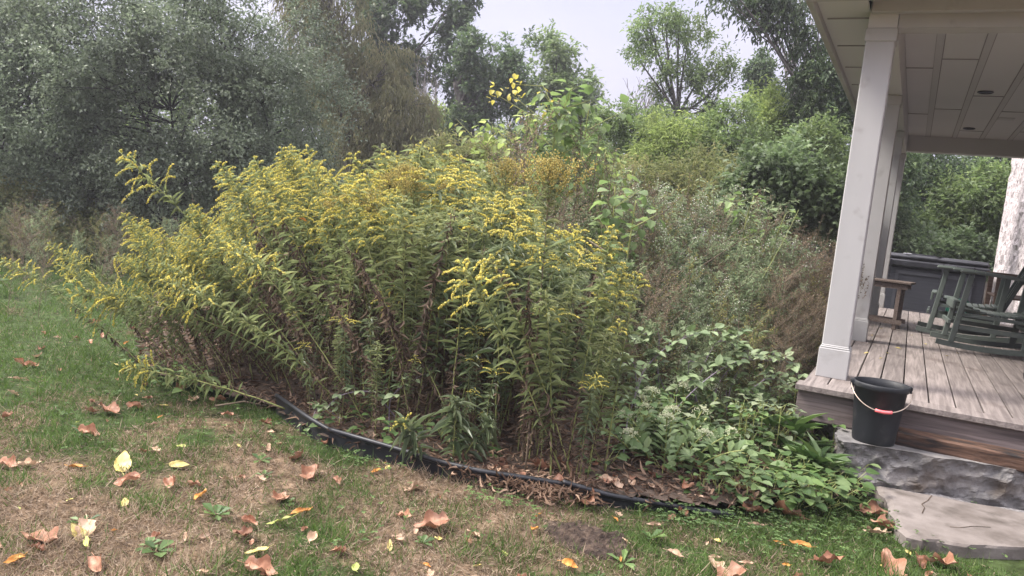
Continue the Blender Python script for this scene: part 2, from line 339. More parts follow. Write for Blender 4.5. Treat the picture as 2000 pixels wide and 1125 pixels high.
M['grass'] = leafmat('grass_blade', [(0, g(.045, .085, .020)), (.45, g(.11, .175, .045)), (.55, g(.17, .165, .075)), (.62, g(.20, .15, .10)), (1, g(.40, .31, .225))], .6, .3, .25, (.85, 1.15), 3)
M['straw'] = leafmat('far_straw', [g(.09, .085, .045), g(.16, .15, .08), g(.25, .22, .14)], .8, .2, .1, (.8, 1.2), 3)
M['litter'] = leafmat('bed_litter', [g(.06, .035, .025), g(.15, .095, .065), g(.30, .21, .15)], .85, .1, .1, (.8, 1.2), 3)
def dead(name, cols, vein=True):
    m, t, b = newmat(name)
    tx = t.nodes.new('ShaderNodeTexCoord'); no = t.nodes.new('ShaderNodeTexNoise'); no.inputs['Scale'].default_value = 22; no.inputs['Detail'].default_value = 6
    t.links.new(tx.outputs['Object'], no.inputs['Vector'])
    oi = t.nodes.new('ShaderNodeObjectInfo'); r = ramp(t, cols); t.links.new(no.outputs[0], r.inputs[0])
    hs = t.nodes.new('ShaderNodeHueSaturation'); mr = t.nodes.new('ShaderNodeMapRange'); mr.inputs[3].default_value = .75; mr.inputs[4].default_value = 1.2
    t.links.new(oi.outputs['Random'], mr.inputs[0]); t.links.new(mr.outputs[0], hs.inputs['Value']); t.links.new(r.outputs[0], hs.inputs['Color'])
    t.links.new(hs.outputs[0], b.inputs['Base Color']); b.inputs['Roughness'].default_value = .6; b.inputs['Specular IOR Level'].default_value = .25
    ts = t.nodes.new('ShaderNodeBsdfTranslucent'); ms = t.nodes.new('ShaderNodeMixShader'); ms.inputs[0].default_value = .15
    t.links.new(hs.outputs[0], ts.inputs[0]); t.links.new(b.outputs[0], ms.inputs[1]); t.links.new(ts.outputs[0], ms.inputs[2])
    t.links.new(ms.outputs[0], t.nodes['Material Output'].inputs[0])
    return m
M['lf_brown'] = dead('dead_brown_leaf', [(.3, g(0.192, 0.08, 0.044)), (.5, g(0.336, 0.168, 0.104)), (.7, g(0.464, 0.288, 0.208))])
M['lf_dark'] = dead('dead_dark_leaf', [(.3, g(0.096, 0.036, 0.0224)), (.5, g(0.176, 0.08, 0.048)), (.7, g(0.272, 0.144, 0.088))])
M['lf_tan'] = dead('dead_tan_leaf', [(.3, g(0.336, 0.208, 0.128)), (.5, g(0.448, 0.304, 0.208)), (.7, g(0.544, 0.4, 0.296))])
M['lf_yellow'] = dead('fallen_yellow_leaf', [(.3, g(0.44, 0.336, 0.096)), (.5, g(0.528, 0.44, 0.16)), (.7, g(0.576, 0.48, 0.24))])
M['lf_lime'] = dead('fallen_lime_leaf', [(.3, g(0.288, 0.336, 0.08)), (.5, g(0.4, 0.44, 0.128)), (.7, g(0.464, 0.48, 0.176))])
M['lf_orange'] = dead('fallen_orange_leaf', [(.3, g(0.304, 0.112, 0.024)), (.5, g(0.44, 0.192, 0.048)), (.7, g(0.52, 0.32, 0.096))])
# ------------------------------------------------------------------ ground
def inpoly(x, y, poly):
    x = np.asarray(x); y = np.asarray(y); c = np.zeros(x.shape, bool); n = len(poly)
    for i in range(n):
        x1, y1 = poly[i][:2]; x2, y2 = poly[(i + 1) % n][:2]
        if y1 == y2: continue
        k = ((y1 > y) != (y2 > y)) & (x < (x2 - x1) * (y - y1) / (y2 - y1) + x1); c ^= k
    return c
EDGE = [(540, 803), (600, 846), (650, 868), (760, 903), (850, 928), (930, 948), (1000, 961), (1100, 974), (1190, 985), (1260, 991), (1350, 999), (1430, 1006)]
edge_w = [gr(*p)[:2] for p in EDGE]
left_w = [gr(*p)[:2] for p in [(505, 790), (420, 778), (330, 755), (275, 715), (270, 650), (290, 600)]]
BED = edge_w + [np.array([-.42, 4.1]), np.array([-.1, 4.35]), np.array([0.02, 4.8]), np.array([-.2, 5.3]), np.array([-.5, 6.0]), np.array([-.5, 13.0]), np.array([-9, 13.0]), np.array([-9.2, 8.0])] + left_w[::-1]
SLAB = [(.0, 4.70), (.07, 4.38), (.11, 4.08), (.15, 3.97), (.40, 4.06), (.64, 4.22), (1.0, 4.33), (1.7, 4.5), (2.6, 4.6), (2.6, 5.0), (1.5, 4.95), (.70, 4.83), (.3, 4.75)]
def dryness(x, y):
    u = x * rt[0] + y * rt[1]; v = x * fw[0] + y * fw[1]
    d = .50 + .62 * (vnoise(x, y, 1.3) - .5) + .85 * (vnoise(x + 9, y, 3.9) - .5) + .3 * (vnoise(x, y + 5, 9) - .5)
    d = d + np.clip((3.6 - v) * .30, -.45, .24) - np.clip((u + 2.2) * -.16, 0, .3)
    d = d - np.clip((u - .75) * 1.4, 0, .5) * (v > 2.2)
    return np.clip(d, 0, 1)
def gz(x, y): return .02 * (vnoise(x, y, .7) - .5) + .006 * (vnoise(x, y, 4) - .5)
def make_ground():
    rr = np.concatenate([[0.0], np.geomspace(.5, 16, 150), np.geomspace(17, 88, 16)]); nth = 300
    th = np.arange(nth) * 2 * np.pi / nth
    x = (rr[:, None] * np.cos(th)); y = (rr[:, None] * np.sin(th))
    z = np.where(rr[:, None] < 14, gz(x, y), 0) - .012
    mb = MB(); i = np.arange(len(rr) - 1)[:, None] * nth; j = np.arange(nth)[None]; j2 = (j + 1) % nth
    q = np.stack([i + j, i + nth + j, i + nth + j2, i + j2], -1).reshape(-1, 4)
    fx = .25 * (x[:-1] + x[1:] + np.roll(x, -1, 1)[:-1] + np.roll(x, -1, 1)[1:]); fy = .25 * (y[:-1] + y[1:] + np.roll(y, -1, 1)[:-1] + np.roll(y, -1, 1)[1:])
    mb.raw(np.stack([x, y, z], -1).reshape(-1, 3), q.ravel(), np.full(len(q), 4), dryness(fx, fy).ravel())
    m, t, b = newmat('lawn_soil')
    a = t.nodes.new('ShaderNodeAttribute'); a.attribute_name = 'rnd'
    tx = t.nodes.new('ShaderNodeTexCoord'); no = t.nodes.new('ShaderNodeTexNoise'); no.inputs['Scale'].default_value = 14; no.inputs['Detail'].default_value = 8
    t.links.new(tx.outputs['Object'], no.inputs['Vector'])
    r1 = ramp(t, [(.25, g(.05, .075, .028)), (.5, g(.10, .082, .05)), (.8, g(.21, .155, .11))]); t.links.new(a.outputs['Fac'], r1.inputs[0])
    r2 = ramp(t, [(.35, g(.42, .38, .34)), (.65, g(1.05, 1.0, .95))]); t.links.new(no.outputs[0], r2.inputs[0])
    mm = t.nodes.new('ShaderNodeMix'); mm.data_type = 'RGBA'; mm.blend_type = 'MULTIPLY'; mm.inputs[0].default_value = 1
    t.links.new(r1.outputs[0], mm.inputs[6]); t.links.new(r2.outputs[0], mm.inputs[7]); t.links.new(mm.outputs[2], b.inputs['Base Color'])
    b.inputs['Roughness'].default_value = .95; b.inputs['Specular IOR Level'].default_value = .1
    bp = t.nodes.new('ShaderNodeBump'); bp.inputs['Strength'].default_value = .7; bp.inputs['Distance'].default_value = .02
    t.links.new(no.outputs[0], bp.inputs['Height']); t.links.new(bp.outputs[0], b.inputs['Normal'])
    o = mb.build('ground', m, smooth=True); o['kind'] = 'structure'
make_ground()

def sheet(name, poly, mat, step, zf, skirt=0):
    """a sheet of small cells inside a ground polygon, with real relief"""
    P = np.array([p[:2] for p in poly]); x0, y0 = P.min(0); x1, y1 = P.max(0)
    nx = int((x1 - x0) / step) + 2; ny = int((y1 - y0) / step) + 2
    gx = x0 + np.arange(nx) * step; gy = y0 + np.arange(ny) * step
    X, Y = np.meshgrid(gx, gy, indexing='ij'); Z = zf(X, Y)
    cx = X[:-1, :-1] + step / 2; cy = Y[:-1, :-1] + step / 2; k = inpoly(cx, cy, poly)
    i, j = np.nonzero(k); a = i * ny + j
    q = np.stack([a, a + ny, a + ny + 1, a + 1], -1)
    used = np.unique(q); mp = np.full(nx * ny, -1); mp[used] = np.arange(len(used))
    mb = MB(); v = np.stack([X, Y, Z], -1).reshape(-1, 3)[used]
    mb.raw(v, mp[q].ravel(), np.full(len(q), 4), vnoise(cx[k], cy[k], 3))
    o = mb.build(name, mat, smooth=True); o['kind'] = 'structure'; return o
def edge_dist(x, y, pts):
    d = np.full(np.shape(x), 99.0)
    for a, b in zip(pts[:-1], pts[1:]):
        ax, ay = a; bx, by = b; L = (bx - ax) ** 2 + (by - ay) ** 2
        t = np.clip(((x - ax) * (bx - ax) + (y - ay) * (by - ay)) / L, 0, 1)
        d = np.minimum(d, np.hypot(x - ax - t * (bx - ax), y - ay - t * (by - ay)))
    return d
M['soil'] = surf('bed_soil', [(.3, g(.030, .020, .015)), (.5, g(.07, .05, .037)), (.7, g(.14, .10, .075))], 9, (1, 1, 1), .95, 1, 30, bdist=.03)
bed_z = lambda x, y: .035 + .03 * vnoise(x, y, 2.5) + .03 * np.clip(edge_dist(x, y, edge_w + [np.array([-.1, 4.35]), np.array([.02, 4.8])]) / .5, 0, 1) - .03 * (edge_dist(x, y, left_w) < .35)
sheet('garden_bed', BED, M['soil'], .07, bed_z)
M['gravel'] = surf('gravel', [(.3, g(.09, .085, .085)), (.7, g(.32, .30, .30))], 45, (1, 1, 1), .9, 1, 60, bdist=.02)
sheet('gravel', [(-.25, 5.3), (-.12, 4.75), (.0, 4.67), (.3, 4.72), (.7, 4.80), (2.6, 5.0), (2.6, 5.5), (.3, 5.2)], M['gravel'], .03, lambda x, y: .028 + .02 * vnoise(x, y, 9))
M['dirt'] = surf('loose_dirt', [(.3, g(.020, .013, .010)), (.5, g(.045, .030, .023)), (.7, g(.10, .07, .052))], 30, (1, 1, 1), .95, 1, 60, bdist=.02)
# bare soil patch in the lawn
sp = gr(1150, 1052)
def spz(x, y):
    r = np.hypot((x - sp[0]) / .19, (y - sp[1]) / .13)
    return -.012 + (.014 + .03 * vnoise(x, y, 22) + .028 * vnoise(x, y, 60) ** 2) * np.clip(1.25 - r + .95 * (vnoise(x, y, 11) - .5), 0, 1) ** .6 - .012 * (r > 1.15)
sheet('soil_patch', [(sp[0] + .24 * math.cos(a), sp[1] + .17 * math.sin(a), 0) for a in np.linspace(0, 2 * np.pi, 24, endpoint=False)], M['dirt'], .008, spz)

# grass
GR = (np.array([(-.5, 0, 0), (.5, 0, 0), (.35, .5, -.03), (-.35, .5, -.03), (0, 1, -.16)], float), [(0, 1, 2, 3), (3, 2, 4)])
BLOCK = [(-.5, 5.0), (3.5, 5.0), (3.5, 13), (-.5, 13)]
def make_grass(n=300000):
    v = np.exp(rng.uniform(math.log(1.7), math.log(13.5), n)); u = rng.uniform(-.86, .86, n) * v
    x = u * rt[0] + v * fw[0]; y = u * rt[1] + v * fw[1]
    k = ~(inpoly(x, y, BED) | inpoly(x, y, SLAB) | inpoly(x, y, [(-.3, 4.6), (4, 4.4), (4, 13), (-.3, 13)]))
    k &= ~((x > .2) & (y > 4.0)); k &= np.hypot((x - sp[0]) / .16, (y - sp[1]) / .11) > rng.uniform(.5, 1.3, n)
    dens = .35 + .65 * (vnoise(x, y, 5) + .3 * vnoise(x, y, 17) > .55); k &= rng.random(n) < dens
    x, y, v, u = x[k], y[k], v[k], u[k]; n = len(x)
    dry = dryness(x, y); isdry = rng.random(n) < np.clip(dry * 1.35 - .22, .06, .93)
    rnd = np.where(isdry, rng.uniform(.60, 1, n), rng.uniform(0, .5, n))
    d = rng.normal(size=(n, 3)) * .55; d[:, 2] = np.where(isdry, rng.uniform(.15, .9, n), rng.uniform(.5, 1.2, n))
    L = rng.uniform(.018, .045, n) * np.where(isdry, .95, 1.15) * (1 + .7 * (vnoise(x, y, 6) > .68)) * (1 + .9 * (rng.random(n) > .965)) * (1 + .05 * v)
    mb = MB(); pos = np.stack([x, y, gz(x, y) - .014], 1)
    mb.inst(GR, pos, d, rdir(n), L, rng.uniform(.0024, .0042, n) * (.75 + v * .12), rnd)
    tag(mb.build('grass', M['grass']), None, None, kind='stuff')
make_grass()
def make_thatch(n=170000):
    v = np.exp(rng.uniform(math.log(1.7), math.log(7.5), n)); u = rng.uniform(-.86, .86, n) * v
    x = u * rt[0] + v * fw[0]; y = u * rt[1] + v * fw[1]
    k = ~(inpoly(x, y, BED) | inpoly(x, y, SLAB)) & (rng.random(n) < .12 + dryness(x, y) * .95) & ~((x > .2) & (y > 4.0)) & ~((x > -.2) & (y > 4.9))
    x, y, v = x[k], y[k], v[k]; n = len(x); d = rng.normal(size=(n, 3)); d[:, 2] = rng.uniform(-.05, .35, n)
    mb = MB(); mb.inst(GR, np.stack([x, y, gz(x, y) - .008 + rng.uniform(0, .012, n)], 1), d, rdir(n), rng.uniform(.012, .04, n), rng.uniform(.002, .0038, n) * (.75 + v * .12), rng.random(n))
    tag(mb.build('dry_thatch', M['thatch']), None, None, kind='stuff')
M['thatch'] = leafmat('thatch', [g(.07, .052, .036), g(.15, .11, .077), g(.29, .225, .165)], .8, .15, .15, (.8, 1.2), 4)
make_thatch()

# clover and low creeping weeds round the bed edge and path
def make_clover():
    P = []
    def cl(px, py, n, sp_): 
        c = gr(px, py); P.append(np.stack([rng.normal(c[0], sp_ * 1.5, max(12, n // 7)), rng.normal(c[1], sp_ * 1.1, max(12, n // 7))], 1))
    for px, py, n, s_ in [(560, 850, 260, .10), (700, 905, 160, .07), (760, 925, 150, .06), (960, 985, 200, .06), (1020, 1000, 200, .06), (1290, 1005, 300, .07), (1350, 1015, 420, .07), (1430, 1030, 500, .10),
                          (1500, 1015, 500, .11), (1560, 1040, 420, .12), (1620, 1040, 420, .12), (1700, 1020, 420, .10), (1760, 1045, 300, .05), (1830, 1062, 300, .06), (1590, 985, 420, .11), (1660, 985, 420, .10),
                          (1700, 960, 260, .07), (1960, 1075, 200, .06), (700, 1040, 80, .12), (240, 860, 120, .2), (410, 830, 160, .15), (880, 1030, 90, .1), (1790, 965, 120, .04), (1880, 985, 80, .04)]: cl(px, py, n, s_)
    P = np.concatenate(P); n = len(P); mb = MB()
    k = ~(inpoly(P[:, 0], P[:, 1], [(.15, 4.12), (3, 4), (3, 4.6), (.15, 4.65)])); P = P[k]; n = len(P)
    c = np.stack([P[:, 0], P[:, 1], gz(P[:, 0], P[:, 1]) + rng.uniform(.012, .05, n)], 1)
    a0 = rng.uniform(0, 6.28, n)
    for q in range(3):
        a = a0 + q * 2.1; d = np.stack([np.cos(a), np.sin(a), rng.uniform(-.1, .35, n)], 1)
        mb.inst(OBOV, c, d, np.array([0, 0, 1.]), rng.uniform(.010, .020, n), rng.uniform(.010, .018, n), rng.random(n))
    tag(mb.build('ground_cover', M['weed']), None, None, kind='stuff')
make_clover()

# litter of dry stems and bits over the bed
def make_litter(n=26000):
    v = rng.uniform(3.6, 8.5, n); u = rng.uniform(-3.2, 2.0, n)
    x = u * rt[0] + v * fw[0]; y = u * rt[1] + v * fw[1]; k = inpoly(x, y, BED); x, y = x[k], y[k]; n = len(x)
    d = rng.normal(size=(n, 3)); d[:, 2] *= .28
    mb = MB(); L = rng.uniform(.02, .09, n); pos = np.stack([x, y, bed_z(x, y) + rng.uniform(.002, .03, n)], 1)
    mb.inst(LANCE, pos, d, rdir(n), L, rng.uniform(.004, .014, n), rng.random(n))
    tag(mb.build('leaf_litter', M['litter']), None, None, kind='stuff')
make_litter()

# ------------------------------------------------------------------ stones
def block(lo, hi, step, amp, seed, freq=5, topamp=.15):
    """box with quarry-faced relief"""
    bm_v = {}; mb = MB(); lo = np.array(lo); hi = np.array(hi); n = np.maximum(2, np.round((hi - lo) / step).astype(int))
    idx = {}; V = []
    def vid(i, j, k):
        if (i, j, k) not in idx: idx[(i, j, k)] = len(V); V.append(lo + (hi - lo) * np.array([i / n[0], j / n[1], k / n[2]]))
        return idx[(i, j, k)]
    Fc = []
    for i in range(n[0]):
        for j in range(n[1]):
            Fc.append((vid(i, j, n[2]), vid(i + 1, j, n[2]), vid(i + 1, j + 1, n[2]), vid(i, j + 1, n[2])))
        for k in range(n[2]):
            Fc.append((vid(i, 0, k), vid(i + 1, 0, k), vid(i + 1, 0, k + 1), vid(i, 0, k + 1)))
            Fc.append((vid(i + 1, n[1], k), vid(i, n[1], k), vid(i, n[1], k + 1), vid(i + 1, n[1], k + 1)))
    for j in range(n[1]):
        for k in range(n[2]):
            Fc.append((vid(0, j + 1, k), vid(0, j, k), vid(0, j, k + 1), vid(0, j + 1, k + 1)))
            Fc.append((vid(n[0], j, k), vid(n[0], j + 1, k), vid(n[0], j + 1, k + 1), vid(n[0], j, k + 1)))
    V = np.array(V); c = (lo + hi) / 2
    w = vnoise(V[:, 0] * 1 + seed, V[:, 2] * 1.6 + V[:, 1], freq); g_ = np.random.default_rng(seed)
    A = (hi - lo)[0] + (hi - lo)[1]; nb = int(min(1600, max(6, A * (hi - lo)[2] * freq ** 2 * 2.6)))
    bc = np.stack([g_.uniform(lo[0] - hi[1], hi[0] - lo[1], nb), g_.uniform(lo[2], hi[2], nb)], 1); bh = g_.uniform(0, .45, nb)
    pu = V[:, 0] - V[:, 1] + .02 * w; rdg = np.full(len(V), 9.0)
    tl_ = g_.normal(size=(nb, 2)) * .5
    for c_, h_, k_ in zip(bc, bh, tl_):
        a_ = pu - c_[0]; b2 = V[:, 2] - c_[1]; r2 = a_ ** 2 + 2.2 * b2 ** 2
        rdg = np.minimum(rdg, h_ + (.55 * np.sqrt(r2) * freq + r2 * freq ** 2 * .5) + (k_[0] * a_ + k_[1] * b2) * freq * .5)
    rdg = np.clip(rdg, -.3, 1.1) + .25 * vnoise(V[:, 0] + seed, V[:, 2] + V[:, 1], freq * 4) + .16 * vnoise(pu + seed, V[:, 2], freq * 9)
    out = np.zeros_like(V); out[:, 0] = np.where(V[:, 0] <= lo[0] + 1e-6, -1, np.where(V[:, 0] >= hi[0] - 1e-6, 1, 0)); out[:, 1] = np.where(V[:, 1] <= lo[1] + 1e-6, -1, np.where(V[:, 1] >= hi[1] - 1e-6, 1, 0))
    top = V[:, 2] >= hi[2] - 1e-6
    V = V + out * (rdg[:, None] - .9) * amp + np.stack([0 * w, 0 * w, np.where(top, -topamp * amp * w, 0)], 1)
    r = 0; mb.add(V, Fc, .5)
    return mb
STEP_TOP = .26
st = block((0, 0, -.02), (2.6, .62, STEP_TOP), .010, .05, 3, 8, .06).build('stone_step', M['stone'], loc=(-.19, 4.665, 0)); st.rotation_euler = (0, 0, math.radians(13))
tag(st, 'long grey rough-faced stone block lying as a step under the deck edge', 'stone step')
M['slab'] = surf('flagstone', [(.3, (.11, .092, .082, 1)), (.5, (.165, .142, .13, 1)), (.7, (.22, .192, .178, 1))], 5, (1, 1, 1), .9, .6, 22, bdist=.01, wear=((.07, .058, .05, 1), 7, .50, .72))
def slabpoly(name, poly, z0, z1, mat, label=None):
    mb = MB(); n = len(poly); P = [(p[0], p[1]) for p in poly]
    c = np.mean(P, 0); V = [(x, y, z0) for x, y in P] + [(x, y, z1 - .012) for x, y in P] + [(x + (c[0] - x) * .02, y + (c[1] - y) * .03, z1) for x, y in P]
    F_ = [tuple(range(2 * n, 3 * n))] + [(i, (i + 1) % n, n + (i + 1) % n, n + i) for i in range(n)] + [(n + i, n + (i + 1) % n, 2 * n + (i + 1) % n, 2 * n + i) for i in range(n)]
    mb.add(V, F_); return mb.build(name, mat)
def ragged(poly, amp, seed, step=.06):
    r = random.Random(seed); out_ = []
    for i in range(len(poly)):
        a = np.array(poly[i][:2]); b = np.array(poly[(i + 1) % len(poly)][:2]); L = np.linalg.norm(b - a); k = max(1, int(L / step))
        for q in range(k): out_.append(a + (b - a) * q / k + np.array([r.uniform(-amp, amp), r.uniform(-amp, amp)]))
    return out_
def isccw(p): return sum((p[i][0] * p[(i + 1) % len(p)][1] - p[(i + 1) % len(p)][0] * p[i][1]) for i in range(len(p))) > 0
sl_ = ragged(SLAB, .012, 4); sl_ = sl_ if isccw(sl_) else sl_[::-1]
fs = slabpoly('flagstone_path', sl_, -.02, .05, M['slab']); fs['kind'] = 'structure'
# cracks in the slab (thin dark fissures)
mb = MB()
for pts in ([(1820, 968), (1812, 978), (1800, 985), (1806, 992), (1801, 1003)], [(1855, 1029), (1875, 1031), (1900, 1028), (1935, 1030)]):
    w_ = [gr(px, py, .0505) for px, py in pts]
    for a, b in zip(w_[:-1], w_[1:]):
        dd = (b - a)[:2]; nn = np.array([-dd[1], dd[0]]); nn = nn / np.linalg.norm(nn) * .0025
        mb.add([(a[0] - nn[0], a[1] - nn[1], 0.0522), (a[0] + nn[0], a[1] + nn[1], 0.0522), (b[0] + nn[0], b[1] + nn[1], 0.0522), (b[0] - nn[0], b[1] - nn[1], 0.0522)], [(0, 3, 2, 1)])
mb.build('crack', M['soil'], fs)
for px, py, sx, sy, sz, rz, lab in [(1440, 782, .30, .18, .13, .3, 'flat pale edging stone at the back of the weeds, farthest from the deck'), (1505, 822, .26, .13, .10, -.5, 'long narrow edging stone sloping between the weeds and the deck'),
                               (1610, 862, .36, .12, .09, .15, 'flat grey edging stone lying just left of the stone step')]:
    p = gr(px, py); b_ = block((-sx / 2, -sy / 2, -.03), (sx / 2, sy / 2, sz), .03, .03, px, 9, .5).build('edging_stone', M['rock'], loc=(p[0], p[1], 0)); b_.rotation_euler = (0, 0, rz)
    tag(b_, lab, 'stone', 'stones edging the garden bed')

# black plastic lawn edging
def edging(pts, label, hgt=.085, r=.013):
    P = np.array(pts); t = np.linspace(0, len(P) - 1, len(P) * 6); P = np.stack([np.interp(t, np.arange(len(P)), P[:, i]) for i in range(3)], 1)
    for _ in range(4): P[1:-1] = (P[:-2] + 2 * P[1:-1] + P[2:]) / 4
    mb = MB(); n = len(P); T = np.gradient(P[:, :2], axis=0); T /= np.linalg.norm(T, axis=1)[:, None]; Nn = np.stack([-T[:, 1], T[:, 0]], 1) * .004
    lo = P.copy(); lo[:, 2] = -.04
    ws = .006 * np.sin(np.arange(n) * .9)
    for sgn in (1, -1):
        A = P.copy(); A[:, :2] += Nn * sgn; B = lo.copy(); B[:, :2] += Nn * sgn + T * 0; Mi = (A + B) / 2; Mi[:, :2] += Nn * 2.5 * np.sign(1) 
        V = np.concatenate([B, Mi, A]); Fq = []
        for i in range(n - 1):
            for k in (0, 1):
                q = (k * n + i, k * n + i + 1, (k + 1) * n + i + 1, (k + 1) * n + i); Fq.append(q if sgn < 0 else q[::-1])
        mb.add(V, Fq)
    o = mb.build('lawn_edging', M['edging'], smooth=True)
    rm = MB(); rm.tube(P + [0, 0, r * .6], r, 10); rm.build('rim', M['edging'], o, smooth=True)
    return tag(o, label, 'lawn edging', 'lengths of black plastic lawn edging')
def epts(px, zs): return [np.array([*gr(a, b)[:2], z]) for (a, b), z in zip(px, zs)]
edging(epts([(538, 798), (565, 822), (600, 846), (652, 870)], [.075, .085, .08, .06]), 'short black plastic edging length at the left end, farthest from the deck')
edging(epts([(640, 868), (700, 888), (760, 905), (850, 930), (930, 951), (1010, 964), (1105, 974)], [.075, .08, .078, .07, .072, .075, .062]), 'longest black plastic edging length curving along the middle of the bed')
edging(epts([(1095, 976), (1140, 981), (1190, 987), (1260, 993), (1350, 1002), (1435, 1008)], [.08, .06, .04, .026, .012, -.004]), 'black plastic edging length sinking into the ground at its right end')

# ------------------------------------------------------------------ porch
porch = thing('porch', 'white painted porch with square columns and a weathered plank deck', 'porch', (0, 5, 0))
pm = lambda mb, n, mat, par=porch, **k: (lambda o: (setattr(o, 'location', (0, -5, 0)) if par is porch else None, o)[1])(mb.build(n, mat, par, **k))
X0, X1, Y0, Y1, DZ, CZ = -.50, 1.485, 5.0, 12.5, .48, 2.91
mb = MB(); w = .139; x = X0 + .012; i = 0
while x < X1 - w * .9:
    r_ = random.random(); mb.box((x + .004, Y0 + .125, DZ - .035), (x + w - .004, Y1, DZ + random.uniform(-.0015, .0015)), r_, bev=.003); x += w; i += 1
mb.box((X0 - .015, Y0 - .03, DZ - .038), (X1, Y0 + .118, DZ), .4, bev=.004)
deck = pm(mb, 'deck_floor', M['deck'])
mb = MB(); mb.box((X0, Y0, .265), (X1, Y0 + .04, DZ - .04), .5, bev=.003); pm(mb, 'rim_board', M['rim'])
mb = MB(); mb.box((X0, Y0 + .042, .265), (X0 + .04, Y1, DZ - .04), .3); pm(mb, 'rim_board', M['deck'])
mb = MB()
for yy in (5.3, 7.7, 10.1, 12.3):
    for xx in (-.4, .5, 1.3): mb.box((xx, yy, -.05), (xx + .12, yy + .12, .43))
for yy in np.arange(5.5, 12.4, .6): mb.box((-.45, yy, .28), (1.46, yy + .05, .442))
pm(mb, 'deck_frame', M['bark'])
for k in range(4):
    y = 5.375 + 2.34 * k; xl, xr = -.448, -.262; c = (xl + xr) / 2
    mb = MB(); h = .082; mb.box((c - h, y + .012, DZ + .19), (c + h, y + .012 + 2 * h, 2.68), bev=.006)
    col = pm(mb, 'column', M['white'])
    p_ = MB(); p_.box((xl, y, DZ), (xr, y + .188, DZ + .19), bev=.004); o = p_.build('column_base', M['white'], col)
    p_ = MB(); p_.box((xl + .005, y + .003, DZ + .19), (xr - .005, y + .183, DZ + .203), bev=.004); p_.box((xl + .011, y + .008, DZ + .203), (xr - .011, y + .178, DZ + .212), bev=.003); p_.build('base_moulding', M['white'], col)
    p_ = MB(); p_.box((c - h - .008, y + .002, 2.60), (c + h + .008, y + .022 + 2 * h, 2.679), bev=.004); p_.build('capital', M['white'], col)
mb = MB(); mb.box((-.437, 5.39, 2.682), (-.272, 12.42, 2.93)); pm(mb, 'side_beam', M['soffit'])
mb = MB(); mb.box((-.268, 5.40, 2.684), (X1, 5.555, 2.93)); pm(mb, 'front_beam', M['white'])
mb = MB(); mb.box((-.425, 5.325, 2.762), (X1, 5.388, 2.83), bev=.003); mb.box((-.425, 5.345, 2.832), (X1, 5.386, 2.94)); pm(mb, 'front_trim', M['white'])
mb = MB(); mb.box((-.268, 12.22, 2.70), (X1, 12.42, 2.93)); pm(mb, 'back_beam', M['soffit'])
mb = MB(); mb.box((-.27, 5.557, CZ), (X1, 12.218, CZ + .02)); pm(mb, 'ceiling_panel', M['soffit'])
mb = MB(); mb.box((-.725, 5.03, 2.785), (-.439, 12.6, 2.80)); mb.box((-.43, 5.03, 2.785 + .06), (X1, 5.32, 2.80 + .06)); pm(mb, 'soffit_panel', M['soffit'])
mb = MB()
for xb in (-.035, .285, .605, .925, 1.245): mb.box((xb - .024, 5.56, CZ - .008), (xb + .024, 12.216, CZ - .001))
pm(mb, 'ceiling_batten', M['batten'])
mb = MB()
bays = [(-.27, -.062, (7.69, 10.25)), (-.008, .258, (7.33, 9.85)), (.312, .578, (6.42, 8.99, 11.5)), (.632, .898, (7.4, 9.9)), (.952, 1.218, (6.2, 8.8, 11.4)), (1.272, 1.48, (7.3, 9.8))]
for a, b, ys in bays:
    for yy in ys: mb.box((a, yy - .012, CZ - .005), (b, yy + .012, CZ - .001))
for yy in np.arange(5.55, 12.4, .76): mb.box((-.70, yy - .010, 2.779), (-.441, yy + .010, 2.784))
for xb in (-.032 - .03, -.032 + .024, .285 - .031, .285 + .024, .605 - .031, .605 + .024, .925 - .031, .925 + .024): mb.box((xb, 5.562, CZ - .0045), (xb + .007, 12.214, CZ - .0012))
pm(mb, 'panel_joint', M['groove'])
mb = MB(); mb.box((-.77, 4.98, 2.745), (X1, 5.028, 2.96), bev=.004); mb.box((-.77, 5.03, 2.745), (-.728, 12.65, 2.96), bev=.004); pm(mb, 'fascia', M['white'])
mb = MB(); mb.box((-.80, 4.95, 2.962), (1.47, 12.7, 3.02)); mb.add([(-.80, 4.95, 3.022), (1.47, 4.95, 3.022), (1.47, 12.7, 3.022), (-.80, 12.7, 3.022), (1.47, 4.95, 3.9), (1.47, 12.7, 3.9)], [(0, 1, 4), (3, 5, 2), (0, 4, 5, 3), (1, 2, 5, 4), (0, 3, 2, 1)])
pm(mb, 'roof', M['darkmetal'])
for (xx, yy) in ((.384, 6.28), (.404, 8.76), (.407, 11.26)):
    mb = MB(); a = np.linspace(0, 2 * np.pi, 25); 
    mb.tube(np.stack([.062 * np.cos(a), .062 * np.sin(a), 0 * a + CZ - .006], 1) + [xx, yy, 0], .008, 6, cap=False); dl = pm(mb, 'downlight', M['darkmetal'], smooth=True)
    mb = MB(); mb.tube([(xx, yy, CZ - .003), (xx, yy, CZ - .001)], [.058, .058], 20); mb.build('lens', M['lens'], dl)
mb = MB(); mb.box((.64, 10.33, CZ - .006), (.80, 10.48, CZ - .0008)); mb.build('ceiling_vent', M['batten'], porch).location = (0, -5, 0)

# stained beam under the rim
mb = MB(); mb.box((.045, 4.85, STEP_TOP - .012), (1.49, 4.995, STEP_TOP + .075), bev=.008)
tag(mb.build('wooden_beam', M['oldbeam']), 'dark rust-brown stained timber lying on the stone step under the deck', 'beam')

